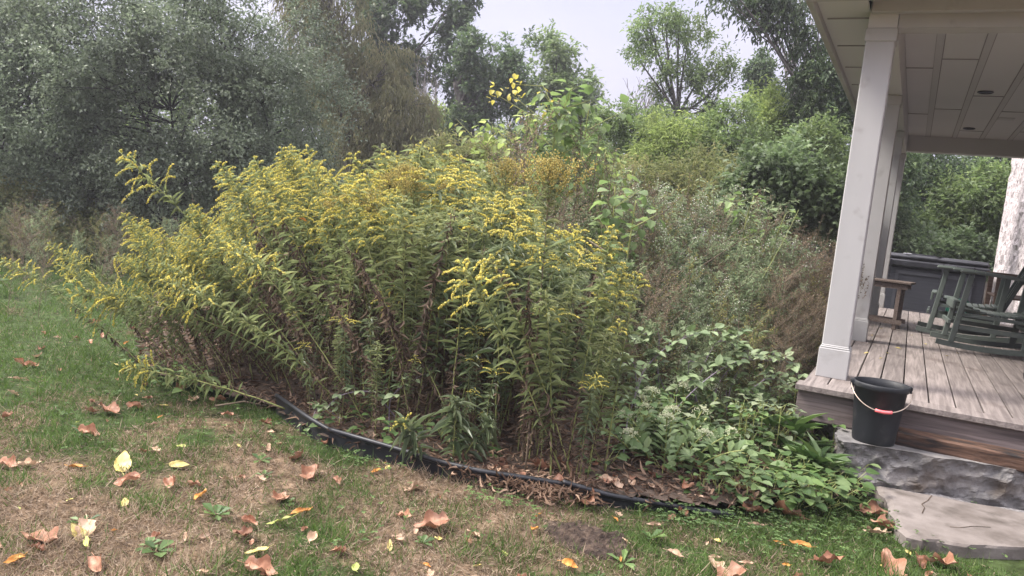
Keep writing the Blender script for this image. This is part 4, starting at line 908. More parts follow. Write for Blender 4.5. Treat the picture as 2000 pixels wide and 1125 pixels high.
# ---- bushy small-leaved plants: stem > foliage, bloom
def bushy(name, cat, h, spread, nbr, nleaf, mleaf, top, mtop, seed, L=.028, wr=.35, tall=.55, ntop=9, T=DIAM, stemm='stem2', low=.12, tsize=.006):
    g_ = np.random.default_rng(seed); t_ = thing(name, name.replace('_', ' '), cat)
    P = bend_path(h, .05, .15, 10, .02, g_); mb = MB(); mb.tube(P, np.linspace(.005, .0015, 10), 4)
    F_ = MB(); B_ = MB()
    for i in range(nbr):
        s0 = g_.uniform(low, .9); p0, T0 = along(P, np.array([s0])); a = i * 2.4 + g_.uniform(-.4, .4)
        r_ = radial(T0, np.array([a]))[0]; Lb = spread * (1.15 - .7 * s0) * g_.uniform(.7, 1.3); up = g_.uniform(.5, 1.3)
        tt = np.linspace(0, 1, 8)[:, None]; c = p0 + r_ * Lb * tt + T0 * Lb * up * (tt ** 1.3); c[:, 2] -= .15 * Lb * tt[:, 0] ** 3
        mb.tube(c, np.linspace(.0022, .0008, 8), 3, cap=False)
        n = nleaf; q = g_.uniform(.05, 1, n); cp, cT = along(c, q); F_.inst(T, cp + rdir(n, g_) * .012, cT * .7 + rdir(n, g_) * .9, Z3 + .4 * rdir(n, g_), L * g_.uniform(.6, 1.3, n), L * wr * g_.uniform(.8, 1.2, n), g_.random(n) * .6 + .4 * g_.random())
        if top:
            n = ntop; q = g_.uniform(tall, 1, n); cp, cT = along(c, q); cp = cp + rdir(n, g_) * .02 + Z3 * .008
            B_.inst(BLOB, cp, rdir(n, g_), Z3, g_.uniform(.7, 1.4, n) * tsize, tsize, g_.random(n))
    n = nleaf * 3; q = g_.uniform(.03, 1, n); cp, cT = along(P, q); F_.inst(T, cp, radial(cT, g_.uniform(0, 6.3, n)) + .5 * cT * g_.uniform(-1, 1.5, n)[:, None], Z3, L * 1.3 * g_.uniform(.6, 1.3, n), L * wr * 1.2, g_.random(n))
    mb.build('stem', M[stemm], t_); F_.build('foliage', M[mleaf], t_)
    if top: B_.build('bloom' if top == 'bloom' else 'seed_head', M[mtop], t_)['kind'] = 'stuff'
    return t_
ast = [bushy('wild_aster', 'aster', 1.1, .34, 17, 34, 'aster', 'bloom', 'white_fl', 60 + i, L=.032, tsize=.0085, ntop=9) for i in range(4)]
agr = [bushy('wild_aster', 'aster', 1.1, .30, 18, 40, 'aster', None, None, 70 + i, L=.036, wr=.3) for i in range(3)]
sd = [bushy('seeding_weed', 'weed', 1.15, .26, 26, 16, 'mug', 'seed', 'seed', 80 + i, L=.022, wr=.22, ntop=22, tall=.25, tsize=.006) for i in range(3)]
yl = [bushy('yellowing_weed', 'weed', 1.15, .22, 20, 22, 'olive', 'bloom', 'gr_flower_old', 90 + i, L=.03, wr=.2, ntop=6, tall=.6, tsize=.008) for i in range(2)]
def scat(n, umin, umax, vmin, vmax, sel, hf, mind=.14, extra=None):
    pp = []; k = 0
    while len(pp) < n and k < n * 60:
        k += 1; v = rng.uniform(vmin, vmax); u = rng.uniform(umin, umax) * v / vmax if umin < 0 else rng.uniform(umin, umax) * v
        q = uv(u, v)
        if q[0] > -.62 and q[1] > 4.7: continue
        if any((u - a) ** 2 + (v - b) ** 2 < mind ** 2 for a, b in pp): continue
        pp.append((u, v))
    for u, v in pp: sel(u, v, hf(u, v))
def selA(u, v, h):
    px = 1000 + 1530 * u / v; r_ = rng.random()
    if px > 1520 and r_ < .6: pr, lb, gp = sd, 'grey-brown seeding weed beside the porch columns, gone dry', 'dry seeding weeds beside the porch'
    elif r_ < .36: pr, lb, gp = ast, 'grey-green wild aster dotted with tiny white flowers behind the sedum and raspberry canes', 'white-dotted wild asters'
    elif r_ < .58: pr, lb, gp = agr, 'grey-green bushy weed without flowers in the tangle right of the goldenrods', 'flowerless bushy weeds right of the goldenrods'
    elif r_ < .80: pr, lb, gp = yl, 'slender weed with dull yellow tips in the tangle right of the goldenrods', 'dull yellow weeds right of the goldenrods'
    else: pr, lb, gp = sd, 'pale brown seeding weed amid the tangle right of the goldenrods', 'seeding weeds in the tangle'
    place(pr[rng.integers(len(pr))], used, uv(u, v, .03), rng.uniform(0, 6.28), h / 1.1, lb, gp)
scat(255, .07, .42, 4.9, 8.8, selA, lambda u, v: np.interp(v, [4.9, 6, 8.8], [.72, 1.2, 1.78]) * rng.uniform(.8, 1.12) * (1 - .30 * max(0, u / v - .3) / .1), .13)
# brooms of dry seed stalks rising behind the goldenrods
for px, py, v, s_ in [(1000, 258, 6.3, 1), (1060, 290, 6.4, .95), (870, 300, 6.6, .9), (945, 300, 6.2, .9), (1105, 230, 6.9, .95), (1150, 300, 6.8, .9), (840, 330, 6.1, .8), (1085, 330, 6.2, .8), (700, 340, 6.9, .8), (380, 385, 6.9, .7), (1020, 215, 6.6, 1), (970, 285, 6.0, .9), (1040, 310, 6.0, .9), (1130, 265, 6.6, .9), (900, 330, 6.0, .8), (1180, 330, 6.4, .9), (1240, 350, 6.8, .9), (1320, 375, 6.8, .9), (1400, 390, 6.8, .9), (1480, 410, 6.9, .9), (1560, 420, 7.2, 1), (1600, 440, 7.0, 1)]:
    u = (px - 1000) / 1530 * v; h = H + (yh(px) - py) / 1530 * v
    place(sd[rng.integers(3)], used, uv(u, v, .03), rng.uniform(0, 6.28), (h / 1.15 * .8, h / 1.15 * .8, h / 1.15), 'tall pinkish brown seed stalk rising behind the goldenrods and the weed tangle', 'tall dry seed stalks behind the goldenrods')
# shaded undergrowth inside and behind the clump
for i in range(46):
    u = rng.uniform(-2.6, .9); v = rng.uniform(6.3, 7.6)
    place(agr[rng.integers(3)], used, uv(u, v, .03), rng.uniform(0, 6.28), rng.uniform(.9, 1.25), 'green bushy weed filling the ground behind the goldenrod clump', 'bushy weeds behind the goldenrod clump')

# ---- broad leaves on canes: stem > leaf sprays
def broad(name, cat, label, P, n, L, mat, seed, tri=True, r0=.004, petiole=.03, stemm='cane', s0=.15, wr=.72, droop=.35, T=OVATE, group=None, loc=(0, 0, 0), up=1.0):
    g_ = np.random.default_rng(seed); P = np.asarray(P, float); t = np.linspace(0, len(P) - 1, 24)
    P = np.stack([np.interp(t, np.arange(len(P)), P[:, i]) for i in range(3)], 1)
    for _ in range(6): P[1:-1] = (P[:-2] + 2 * P[1:-1] + P[2:]) / 4
    t_ = thing(name, label, cat, loc, group=group); mb = MB(); mb.tube(P, np.linspace(r0, r0 * .35, 24), 6)
    s = np.linspace(s0, 1, n); p, T_ = along(P, s); a = np.arange(n) * 2.4 + g_.uniform(-.5, .5, n); rd = radial(T_, a); rd[:, 2] = np.abs(rd[:, 2]) * .6; d = nrm(rd + T_ * .5 + Z3 * .2 * up)
    e_ = p + d * (petiole * g_.uniform(.7, 1.4, n))[:, None]
    for i in range(n): mb.tube([p[i], (p[i] + e_[i]) / 2 + Z3 * .004, e_[i]], .0011, 3, cap=False)
    mb.build('stem', M[stemm], t_, smooth=True)
    F_ = MB(); Ls = L * g_.uniform(.65, 1.15, n); tone = g_.random(n)
    def lf(dd, sc): F_.inst(T, e_, dd - Z3 * droop, Z3 + .35 * rdir(n, g_), Ls * sc, Ls * sc * wr, np.clip(tone + g_.uniform(-.15, .15, n), 0, 1))
    if tri:
        side = nrm(np.cross(d, Z3)); lf(d, 1.0); lf(nrm(side + d * .25), .85); lf(nrm(-side + d * .25), .85)
    else: lf(d, 1)
    F_.build('foliage', M[mat], t_); return t_
def gp_(px, py, z=.04): return gr(px, py, z)
def cane(pix, n, seed, label, L=.068, **k):
    """pix: foot pixel on the ground, then (px, py, depth) knots"""
    b_ = gp_(*pix[0]); P = [np.zeros(3)] + [at(*q) - b_ for q in pix[1:]]
    return broad('raspberry_cane', 'raspberry cane', label, P, n, L, 'rasp', seed, loc=tuple(b_), group='raspberry canes', **k)
cane([(1215, 915), (1225, 820, 4.45), (1252, 742, 4.5)], 3, 1, 'bare purple-grey cane standing upright left of the sedum', s0=.7, L=.05)
cane([(1217, 912), (1290, 830, 4.5), (1370, 745, 4.7), (1440, 700, 4.9), (1530, 705, 5.0)], 14, 2, 'long purple raspberry cane arching right above the sedum', s0=.5)
cane([(1260, 880), (1230, 760, 4.9), (1290, 680, 4.9), (1370, 645, 4.9), (1440, 655, 4.9)], 17, 3, 'raspberry cane with pale leaves arching highest over the sedum', s0=.35, L=.075)
cane([(1330, 850), (1290, 740, 5.0), (1270, 680, 5.0), (1230, 660, 4.9)], 13, 4, 'raspberry cane bending left toward the goldenrods above the sedum', s0=.3)
cane([(1380, 850), (1400, 740, 5.2), (1460, 690, 5.2), (1540, 700, 5.2), (1560, 740, 5.1)], 15, 5, 'raspberry cane with leaves reaching toward the deck corner', s0=.3, L=.075)
cane([(1450, 830), (1470, 740, 5.5), (1500, 720, 5.5), (1540, 760, 5.4)], 13, 6, 'short raspberry cane drooping beside the deck corner', s0=.2)
cane([(1350, 840), (1330, 740, 5.3), (1380, 690, 5.3), (1420, 710, 5.2)], 14, 7, 'raspberry cane in the middle of the pale-leaved thicket', s0=.25, L=.07)
cane([(800, 850), (730, 760, 4.35), (660, 770, 4.35), (610, 830, 4.4)], 13, 8, 'raspberry cane arching left down to the black plastic edging', s0=.25, L=.06)
cane([(760, 850), (760, 775, 4.3), (800, 745, 4.3), (850, 720, 4.35)], 12, 9, 'raspberry cane with pale leaves in front of the dry goldenrod stems', s0=.3, L=.065)
cane([(900, 850), (880, 740, 4.4), (900, 680, 4.45), (880, 650, 4.5)], 9, 10, 'small raspberry cane climbing between the goldenrod stems', s0=.4, L=.06)
cane([(1500, 840), (1540, 760, 5.6), (1530, 700, 5.8), (1500, 690, 5.9)], 12, 11, 'dark-leaved raspberry cane nearest the deck corner', s0=.2, L=.08)
cane([(690, 835), (640, 800, 4.6), (620, 790, 4.55), (600, 845, 4.35)], 8, 12, 'lowest raspberry cane trailing over the left end of the edging', s0=.2, L=.05)

for i, (bx_, by_, tx_, ty_, td) in enumerate([(1300, 850, 1290, 640, 5.0), (1350, 855, 1400, 660, 5.1), (1410, 850, 1470, 680, 5.1), (1440, 840, 1500, 735, 5.0), (1270, 860, 1240, 700, 4.8), (1390, 860, 1340, 700, 4.9), (1470, 850, 1550, 760, 5.1), (1330, 870, 1330, 735, 4.75), (1520, 840, 1500, 650, 5.8), (1420, 820, 1440, 640, 5.7), (1300, 830, 1370, 630, 5.5), (1500, 860, 1450, 760, 5.0)]):
    cane([(bx_, by_), ((bx_ + tx_) / 2 - 12, (by_ + ty_) / 2 - 20, td), (tx_, ty_, td), (tx_ + (45 if i % 2 else -45), ty_ + 18, td)], 15, 40 + i, 'leafy raspberry cane in the pale thicket between goldenrods and deck', s0=.15, L=.072)
# sedum: stems, fleshy foliage, pale flower heads
def sedum(px, py, h, nst, seed, label, sc=1.0, heads=True):
    g_ = np.random.default_rng(seed); t_ = thing('sedum_plant', label, 'sedum', tuple(gp_(px, py)))
    st_ = MB(); F_ = MB(); heads_ = []
    for i in range(nst):
        a = i * 2.4; r = .035 * math.sqrt(i); b_ = np.array([r * math.cos(a), r * math.sin(a), 0]); tip = b_ * 3.3 + [0, 0, h * g_.uniform(.75, 1.08) - 1.0 * r]
        P = np.array([b_ + (tip - b_) * t + [0, 0, .03 * math.sin(t * 3)] for t in np.linspace(0, 1, 6)]); st_.tube(P, .004, 5)
        n = 17; s = np.linspace(.12, .96, n); p, T_ = along(P, s); d = radial(T_, np.arange(n) * 2.0 + g_.random()) + T_ * .55
        Ls = .078 * sc * (1 - .35 * s) * g_.uniform(.85, 1.15, n); F_.inst(OBOV, p, d, Z3, Ls, Ls * .6, g_.random(n)); heads_.append(P[-1])
    st_.build('stem', M['stem'], t_); F_.build('foliage', M['sedum'], t_)
    if heads:
        for hp_ in heads_[:max(3, nst * 2 // 3)]:
            n = 120; q = g_.normal(size=(n, 3)) * [.022, .022, .005]; q[:, 2] += .022 - 12 * (q[:, 0] ** 2 + q[:, 1] ** 2)
            f = MB(); f.inst(BLOB, hp_ + q, rdir(n, g_), Z3, .0075, .0075, g_.random(n)); f.build('flower_head', M['sedumfl'], t_)
    return t_
sedum(1300, 912, .34, 15, 1, 'sedum with clusters of pale cream buds among fleshy green leaves', 1.25)
sedum(1330, 855, .40, 8, 2, 'taller sedum with faded pinkish heads behind the cream-budded sedum')
sedum(1385, 900, .22, 7, 3, 'low leafy sedum to the right of the cream-budded one', 1.1, False)
sedum(1262, 868, .30, 5, 4, 'thin sedum left of the cream-budded one, beside the bare canes', 1.0)

# rosette weeds with long or broad leaves
def rosette(px, py, n, L, wr, el, seed, label, T=LANCE3, mat='weed', stems=0, sp_=.03, name='leafy_weed', cat='weed', group='leafy weeds by the stone step', tiers=1, h=.0):
    g_ = np.random.default_rng(seed); t_ = thing(name, label, cat, tuple(gp_(px, py, .03)), group=group); F_ = MB(); st_ = MB()
    for q in range(tiers):
        a = np.arange(n) * 2.4 + q; b_ = np.stack([np.cos(a) * sp_ * g_.random(n), np.sin(a) * sp_ * g_.random(n), 0 * a + h * q / max(1, tiers - 1)], 1)
        e0 = g_.uniform(el - .3, el + .4, n); d = np.stack([np.cos(a), np.sin(a), np.tan(np.clip(e0, -.3, 1.35))], 1)
        Ls = (1.45 if T is OVATE and L > .04 else 1.2) * L * g_.uniform(.6, 1.15, n) * (1 - .3 * q / tiers); nd = nrm(d)
        if T is OVATE:
            e_ = b_ + nd * (Ls * 1.1)[:, None]
            for i in range(n): st_.tube([b_[i], e_[i]], .0014, 3, cap=False)
            F_.inst(T, e_, nd * [1, 1, .25] - Z3 * .1, Z3 + .3 * rdir(n, g_), Ls, Ls * wr, g_.random(n))
        else: F_.inst(T, b_, d, Z3 * .2 + nd * [-1, -1, 1] * .0 + Z3, Ls, Ls * wr, g_.random(n))
    if h: st_.tube([(0, 0, 0), (0.005, 0, h * .6), (0, .01, h * 1.1)], .003, 5)
    F_.build('foliage', M[mat], t_)
    if st_.n: st_.build('stem', M['stem'], t_)
    return t_
rosette(1560, 925, 11, .20, .26, .95, 1, 'weed with long upright pale-ribbed leaves in front of the deck corner', mat='weed')
rosette(1525, 940, 9, .17, .28, .8, 2, 'weed with long arching leaves and one yellowed blade, left of the tallest rosette', mat='sedum')
rosette(1470, 915, 10, .15, .30, .7, 3, 'spreading long-leaved weed between the sedum and the upright rosettes')
rosette(1600, 905, 9, .16, .24, 1.0, 4, 'narrow-leaved weed standing just left of the stone step')
rosette(1440, 935, 9, .12, .30, .7, 5, 'long-leaved weed at the right foot of the sedum')
rosette(1590, 945, 12, .17, .26, 1.0, 35, 'bright weed with long ribbed leaves nearest the flagstone', mat='weed', tiers=2, h=.10)
rosette(1545, 900, 12, .19, .26, 1.05, 36, 'tall weed with long upright leaves directly in front of the dark gap under the deck', tiers=2, h=.16)
rosette(1500, 890, 10, .15, .28, .9, 25, 'tall long-leaved weed behind the spreading rosette', tiers=2, h=.18)
kk = 0
for px, py, n, L in [(1480, 955, 12, .055), (1530, 975, 13, .06), (1575, 965, 14, .062), (1610, 955, 13, .055), (1640, 965, 12, .055), (1660, 940, 12, .05), (1560, 985, 11, .05), (1430, 965, 11, .05), (1600, 985, 10, .045), (1630, 920, 12, .05),
                     (1545, 950, 12, .06), (1510, 925, 12, .055), (1410, 935, 10, .05), (1660, 985, 9, .04), (1460, 900, 12, .06), (1415, 890, 12, .06), (1390, 955, 9, .04), (1585, 935, 12, .06), (1650, 905, 10, .04), (1500, 985, 9, .045), (1440, 950, 12, .055), (1400, 975, 9, .045), (1370, 965, 9, .04), (1455, 980, 10, .05), (1345, 935, 10, .05), (1620, 990, 9, .045), (1420, 915, 12, .06)]:
    kk += 1; rosette(px, py, n, L, .85, .75, 10 + kk, 'low weed with broad round leaves in the green patch left of the stone step', T=OVATE, sp_=.09, tiers=2, h=.07, group='broad-leaved weeds left of the stone step', mat='weed' if kk % 3 else 'sedum')
# ground-level greenery between sedum, rasps and deck
for i in range(70):
    px = rng.uniform(1210, 1620); py = rng.uniform(775, 905)
    rosette(px, py, 10, rng.uniform(.035, .06), .7, .7, 50 + i, 'small dark green weed in the shade between the raspberry canes and the deck', T=OVATE, sp_=.08, tiers=3, h=rng.uniform(.12, .3), group='shade weeds under the raspberry canes', mat='weed' if i % 2 else 'aster', name='shade_weed')
for i, (px, py) in enumerate([(700, 815), (730, 850), (780, 870), (820, 860), (660, 840), (870, 880), (930, 900), (1240, 900), (1290, 940), (330, 745), (300, 735), (380, 765), (350, 755), (270, 720), (1180, 930)]):
    rosette(px, py, 9, .045, .75, .6, 120 + i, 'small green weed at the foot of the goldenrod stems behind the edging', T=OVATE, sp_=.06, tiers=2, h=.08, group='small weeds at the foot of the goldenrods', name='small_weed')

# tiny yellow-flowered stalk by the bucket
p = gp_(1590, 880, .0); t_ = thing('hawkweed_stalk', 'thin stalk with two small yellow flowers just left of the bucket', 'wildflower', tuple(p))
mb = MB(); q_ = at(1596, 800, 5.0) - p; q2 = at(1588, 752, 5.0) - p; q3 = at(1606, 756, 5.0) - p
mb.tube([(0, 0, 0), q_ * .5, q_], .002, 5); mb.tube([q_, q2], .0012, 4); mb.tube([q_, q3], .0012, 4); mb.build('stem', M['stem'], t_)
for q in (q2, q3): f = MB(); f.inst(BLOB, q + rdir(16) * .006, rdir(16), Z3, .011, .009, rng.random(16)); f.build('flower', M['gr_flower'], t_)

for i in range(26):
    v = rng.uniform(2.6, 5.5); u = rng.uniform(-.6, .35) * v; q = uv(u, v, 0)
    if inpoly(q[0], q[1], BED) or inpoly(q[0], q[1], SLAB) or (q[0] > -.2 and q[1] > 4.0): continue
    o = rosette(1000, 1000, 7, rng.uniform(.03, .06), .35 if i % 2 else .6, .25, 400 + i, 'small flat rosette weed growing in the lawn', T=OBOV, sp_=.01, group='rosette weeds in the lawn', name='lawn_weed'); o.location = tuple(q)
# ================================================================== TREES AND SHRUBS
def tree(name, label, cat, d, basepx, blobs, nclump, twigs, lpt, T, L, wr, mat, tr=.12, cr=.55, droop=.15, seed=1, bark='bark', group=None, gap=.42, jit=.05, trunktop=None, multi=1, fill=2.4, lrand=.9, upbias=.25, branchw=1.0, zmin=.15, depthf=.9):
    g_ = np.random.default_rng(seed)
    b_ = uv((basepx - 1000) / 1530 * d, d, -.05)
    t_ = thing(name, label, cat, tuple(b_), group=group)
    C_, W_ = [], []
    area = np.array([bl[2] * bl[3] for bl in blobs], float); area /= area.sum()
    cents = []; cl = []
    for bl, ar in zip(blobs, area):
        px, py, rx, ry = bl[:4]; dz_ = bl[4] if len(bl) > 4 else 0
        c = at(px, py, d + dz_) - b_; cents.append(c); k = max(3, int(nclump * ar)); q = rdir(k * 3, g_) * (g_.random((k * 3, 1)) ** (1 / fill))
        rxm = rx / 1530 * d; rym = ry / 1530 * d
        P_ = c + q[:, 0:1] * rt * rxm + q[:, 1:2] * fw * (rxm * .5 + rym * .5) * depthf + q[:, 2:3] * Z3 * rym
        nv = vn3(P_ + b_, 1.0 / cr * .55); keep = (nv > np.quantile(nv, gap)) & (P_[:, 2] > zmin); P_ = P_[keep][:k]
        cl.append(P_)
    tb = MB()
    zlow = min(c[2] for c in cents); top = cents[0].copy() if trunktop is None else at(trunktop[0], trunktop[1], d) - b_
    if trunktop is None: top[2] = max(.3, top[2] * .55); top[:2] *= .6
    for q in range(multi):
        a = q * 2.4; o_ = np.array([math.cos(a), math.sin(a), 0]) * (.25 * (q > 0)) * tr * 6
        pth = np.array([o_ * .3 + (top + o_ * 2 - o_ * .3) * t + np.array([.12 * math.sin(t * 3 + q), .1 * math.sin(t * 4 + seed), 0]) * t for t in np.linspace(0, 1, 8)]); tb.tube(pth, np.linspace(tr, tr * .6, 8) / (1 + .35 * (multi > 1)), 8)
    for c, P_ in zip(cents, cl):
        st_ = top; mid = (st_ + c) / 2 + g_.normal(size=3) * .12; limb = np.array([st_ * (1 - t) ** 2 + 2 * mid * t * (1 - t) + c * t * t for t in np.linspace(0, 1, 7)])
        if np.linalg.norm(c - st_) > .2: tb.tube(limb, np.linspace(tr * .55, tr * .22, 7) * branchw, 6)
        if not len(P_): continue
        sub = P_[g_.permutation(len(P_))[:max(2, len(P_) // 7)]]; sub = limb[3] + (sub - limb[3]) * g_.uniform(.45, .7, (len(sub), 1))
        for q_ in sub:
            s0 = limb[max(0, int(np.argmin(np.linalg.norm(limb - q_, axis=1))) - 1)]; md = (s0 + q_) / 2 + g_.normal(size=3) * .1 * np.linalg.norm(q_ - s0)
            tb.tube(np.array([s0 * (1 - t) ** 2 + 2 * md * t * (1 - t) + q_ * t * t for t in np.linspace(0, 1, 5)]), np.linspace(tr * .24, tr * .13, 5) * branchw, 5, cap=False)
        for i in range(0, len(P_), 3):
            e_ = P_[i]; s0 = sub[int(np.argmin(np.linalg.norm(sub - e_, axis=1)))]
            md = (s0 + e_) / 2 + g_.normal(size=3) * .07 * np.linalg.norm(e_ - s0) + [0, 0, .08 * np.linalg.norm(e_ - s0)]
            tb.tube(np.array([s0 * (1 - t) ** 2 + 2 * md * t * (1 - t) + e_ * t * t for t in np.linspace(0, 1, 5)]), np.linspace(tr * .11, tr * .03 + .002, 5) * branchw, 4, cap=False)
    tb.build('trunk', M[bark], t_, smooth=True)
    P_ = np.concatenate(cl); cid = np.concatenate([np.full(len(x), i) for i, x in enumerate(cl)]); K = len(P_)
    ctr = np.array(cents)[cid]; outd = nrm(P_ - ctr)
    tone = g_.random(K)
    td = nrm(outd[:, None] * .55 + rdir(K * twigs, g_).reshape(K, twigs, 3) + Z3 * (upbias - droop)); tl = cr * g_.uniform(.45, 1.25, (K, twigs))
    tt = g_.uniform(.08, 1, (K, twigs, lpt))
    pos = P_[:, None, None] + td[:, :, None] * (tl[:, :, None] * tt)[..., None]
    pos[..., 2] -= droop * tl[:, :, None] * tt ** 2 * 1.4
    pos = pos.reshape(-1, 3); n = len(pos); pos += g_.normal(size=(n, 3)) * jit
    dd = np.repeat(td.reshape(-1, 3), lpt, axis=0) * .6 + rdir(n, g_) * lrand - Z3 * (.15 + droop)
    rn = np.clip(.55 * g_.random(n) + .45 * np.repeat(tone, twigs * lpt), 0, 1)
    k = pos[:, 2] > zmin * .5; f = MB()
    Ln = L * g_.uniform(.65, 1.25, n)
    f.inst(T, pos[k], dd[k], Z3 + .55 * rdir(n, g_)[k], Ln[k], Ln[k] * wr, rn[k]); f.build('crown', M[mat], t_)
    return t_
def bare(name, label, cat, d, basepx, toppy, spreadpx, n0, depth_, r0, seed, mat='deadbark', basepy=None, group=None, dirpx=None):
    g_ = np.random.default_rng(seed); b_ = uv((basepx - 1000) / 1530 * d, d, -.05)
    t_ = thing(name, label, cat, tuple(b_), group=group); tb = MB(); tw = MB()
    hh = H + (yh(basepx) - toppy) / 1530 * d; sp_ = spreadpx / 1530 * d
    z0 = hh * .35 if basepy is None else H + (yh(basepx) - basepy) / 1530 * d
    tb.tube([(0, 0, 0), (.03, 0, z0 * .5), (0, .03, z0)], [r0, r0 * .9, r0 * .75], 7)
    def grow(p, v, L, r, lv):
        n = 6; P = [p]; vv = v.copy()
        for i in range(n): vv = nrm(vv + g_.normal(size=3) * .10 + Z3 * .05); P.append(P[-1] + vv * L / n)
        (tb if lv >= depth_ - 1 else tw).tube(P, np.linspace(r, r * .45, n + 1), 5 if lv > 1 else 3, cap=False)
        if lv == 0: return
        for _ in range(g_.integers(3, 6)):
            k = g_.integers(2, n + 1); grow(P[k], nrm(vv + rdir(1, g_)[0] * .62 + Z3 * .15), L * g_.uniform(.42, .68), r * .5, lv - 1)
    for i in range(n0):
        a = i * 2.4; v = nrm(np.array([math.cos(a) * sp_ / (hh - z0) * .8, math.sin(a) * sp_ / (hh - z0) * .8, 1.0])); grow(np.array([0, 0, z0 * (1 - .15 * g_.random())]), v, (hh - z0) * g_.uniform(.6, .85), r0 * .5, depth_)
    tb.build('trunk', M[mat], t_, smooth=True); tw.build('twigs', M[mat], t_, smooth=True); return t_

# the big rounded silvery shrub filling the upper left
tree('silvery_shrub', 'huge rounded grey-green shrub filling the upper left behind the goldenrods', 'shrub', 11.5, 330,
     [(330, 190, 330, 260), (70, 300, 190, 200), (560, 250, 125, 190), (180, 40, 230, 170), (460, 60, 190, 140), (330, 370, 300, 110), (-90, 120, 160, 240), (60, 420, 150, 60)], 1350, 9, 14, DIAM, .058, .6, 'sage', .11, .42, .12, 1, multi=4, gap=.25, jit=.04, fill=3.2, branchw=.5, bark='dbark')
# tall hazy trees behind it
tree('tall_tree', 'dark tall tree showing only at the top left corner', 'tree', 19, -60, [(-60, -60, 160, 150), (-150, 100, 170, 200)], 160, 8, 14, DIAM, .10, .5, 'dark', .2, .7, .1, 2)
tree('willow_tree', 'olive-brown tree with drooping twigs between the silvery shrub and the dark walnut', 'tree', 15, 720,
     [(640, 40, 75, 110), (700, 190, 90, 100), (770, 230, 90, 90), (720, 310, 120, 80), (820, 300, 60, 70), (620, -60, 90, 80), (850, 340, 60, 50), (760, 130, 60, 60)], 520, 8, 15, LANCE, .085, .16, 'willow', .13, .45, .75, 3, gap=.3, lrand=.4, upbias=.1, jit=.03, multi=2)
tree('walnut_tree', 'tall dark walnut with open spreading branches against the sky at top centre', 'tree', 21, 690,
     [(790, 20, 95, 60), (850, 100, 75, 55), (740, 90, 85, 65), (700, 0, 80, 60), (830, 170, 75, 35), (900, -15, 50, 28), (660, 170, 60, 60), (770, 150, 50, 40), (860, 40, 45, 40)], 250, 6, 8, SPRAY, .20, .5, 'dark', .13, .42, .3, 4, gap=.62, trunktop=(700, 230), jit=.05, fill=1.8, branchw=.6)
tree('round_tree', 'rounded dark tree on a thick vine-wrapped trunk behind the tall sapling', 'tree', 20, 895,
     [(950, 110, 75, 50), (990, 170, 55, 55), (890, 160, 55, 50), (930, 200, 60, 35), (1010, 120, 35, 40)], 170, 6, 9, SPRAY, .16, .5, 'dark', .36, .38, .15, 5, gap=.58, trunktop=(905, 235), jit=.05, fill=1.9)
tree('vine_trunk', 'dark ivy column wrapped round the trunk of the rounded tree', 'ivy', 19.7, 893, [(893, 250, 26, 50), (890, 300, 26, 50), (895, 350, 30, 50)], 90, 7, 12, DIAM, .10, .7, 'dark', .1, .2, .2, 6, gap=.1)
tree('background_tree', 'green tree with layered boughs right of the rounded dark tree', 'tree', 22, 1090,
     [(1085, 110, 45, 45), (1110, 180, 55, 55), (1060, 180, 50, 60), (1130, 250, 50, 50), (1080, 260, 60, 60)], 170, 7, 9, SPRAY, .18, .5, 'mid', .2, .42, .1, 7, gap=.45)
tree('slender_tree', 'tall slender tree with twin leaning stems standing alone against the sky', 'tree', 18, 1345,
     [(1300, 30, 45, 35), (1255, 55, 32, 45), (1345, 75, 42, 50), (1300, 110, 50, 50), (1245, 115, 32, 30), (1390, 120, 38, 55), (1330, 165, 60, 35), (1400, 190, 32, 30), (1290, 160, 35, 30), (1370, 215, 40, 25), (1310, 205, 30, 25), (1260, 30, 18, 25), (1300, 250, 50, 40), (1360, 260, 45, 35), (1420, 150, 22, 30), (1330, 25, 22, 22)], 215, 6, 8, DIAM, .10, .42, 'mid', .06, .30, .15, 8, gap=.5, trunktop=(1325, 225), multi=2, jit=.05, fill=1.8)
tree('overhanging_tree', 'large dark tree at the porch side, one bough hanging across the top of the sky', 'tree', 13, 1625,
     [(1620, 180, 60, 90), (1560, -10, 70, 30), (1480, 5, 65, 22), (1520, 40, 45, 22), (1600, 80, 45, 60), (1440, -8, 50, 20), (1580, 160, 35, 50), (1640, 280, 60, 70), (1585, 230, 40, 40), (1590, 300, 30, 40), (1700, 100, 80, 120)], 360, 7, 10, DIAM, .095, .36, 'dark', .17, .32, .3, 9, gap=.45, trunktop=(1632, 300), lrand=.6, jit=.04, branchw=.35)
bare('dead_tree', 'leafless pale dead tree beneath the overhanging bough', 'tree', 19, 1495, 50, 75, 5, 3, .10, 11, basepy=150)
tree('ivy_stub', 'leafy ivy tuft around the broken trunk of the dead tree', 'ivy', 18.8, 1488, [(1488, 125, 26, 30), (1478, 170, 26, 35), (1500, 190, 30, 30)], 60, 7, 12, DIAM, .10, .6, 'dark', .08, .28, .3, 12, gap=.2)
bare('bare_shrub', 'leafless twiggy shrub against the pale sky left of the slender tree', 'shrub', 20, 1215, 150, 55, 9, 2, .05, 13, basepy=260)
bare('bare_sapling', 'small leafless sapling seen through the gap under the walnut boughs', 'shrub', 20, 800, 130, 35, 5, 2, .05, 14, basepy=260)

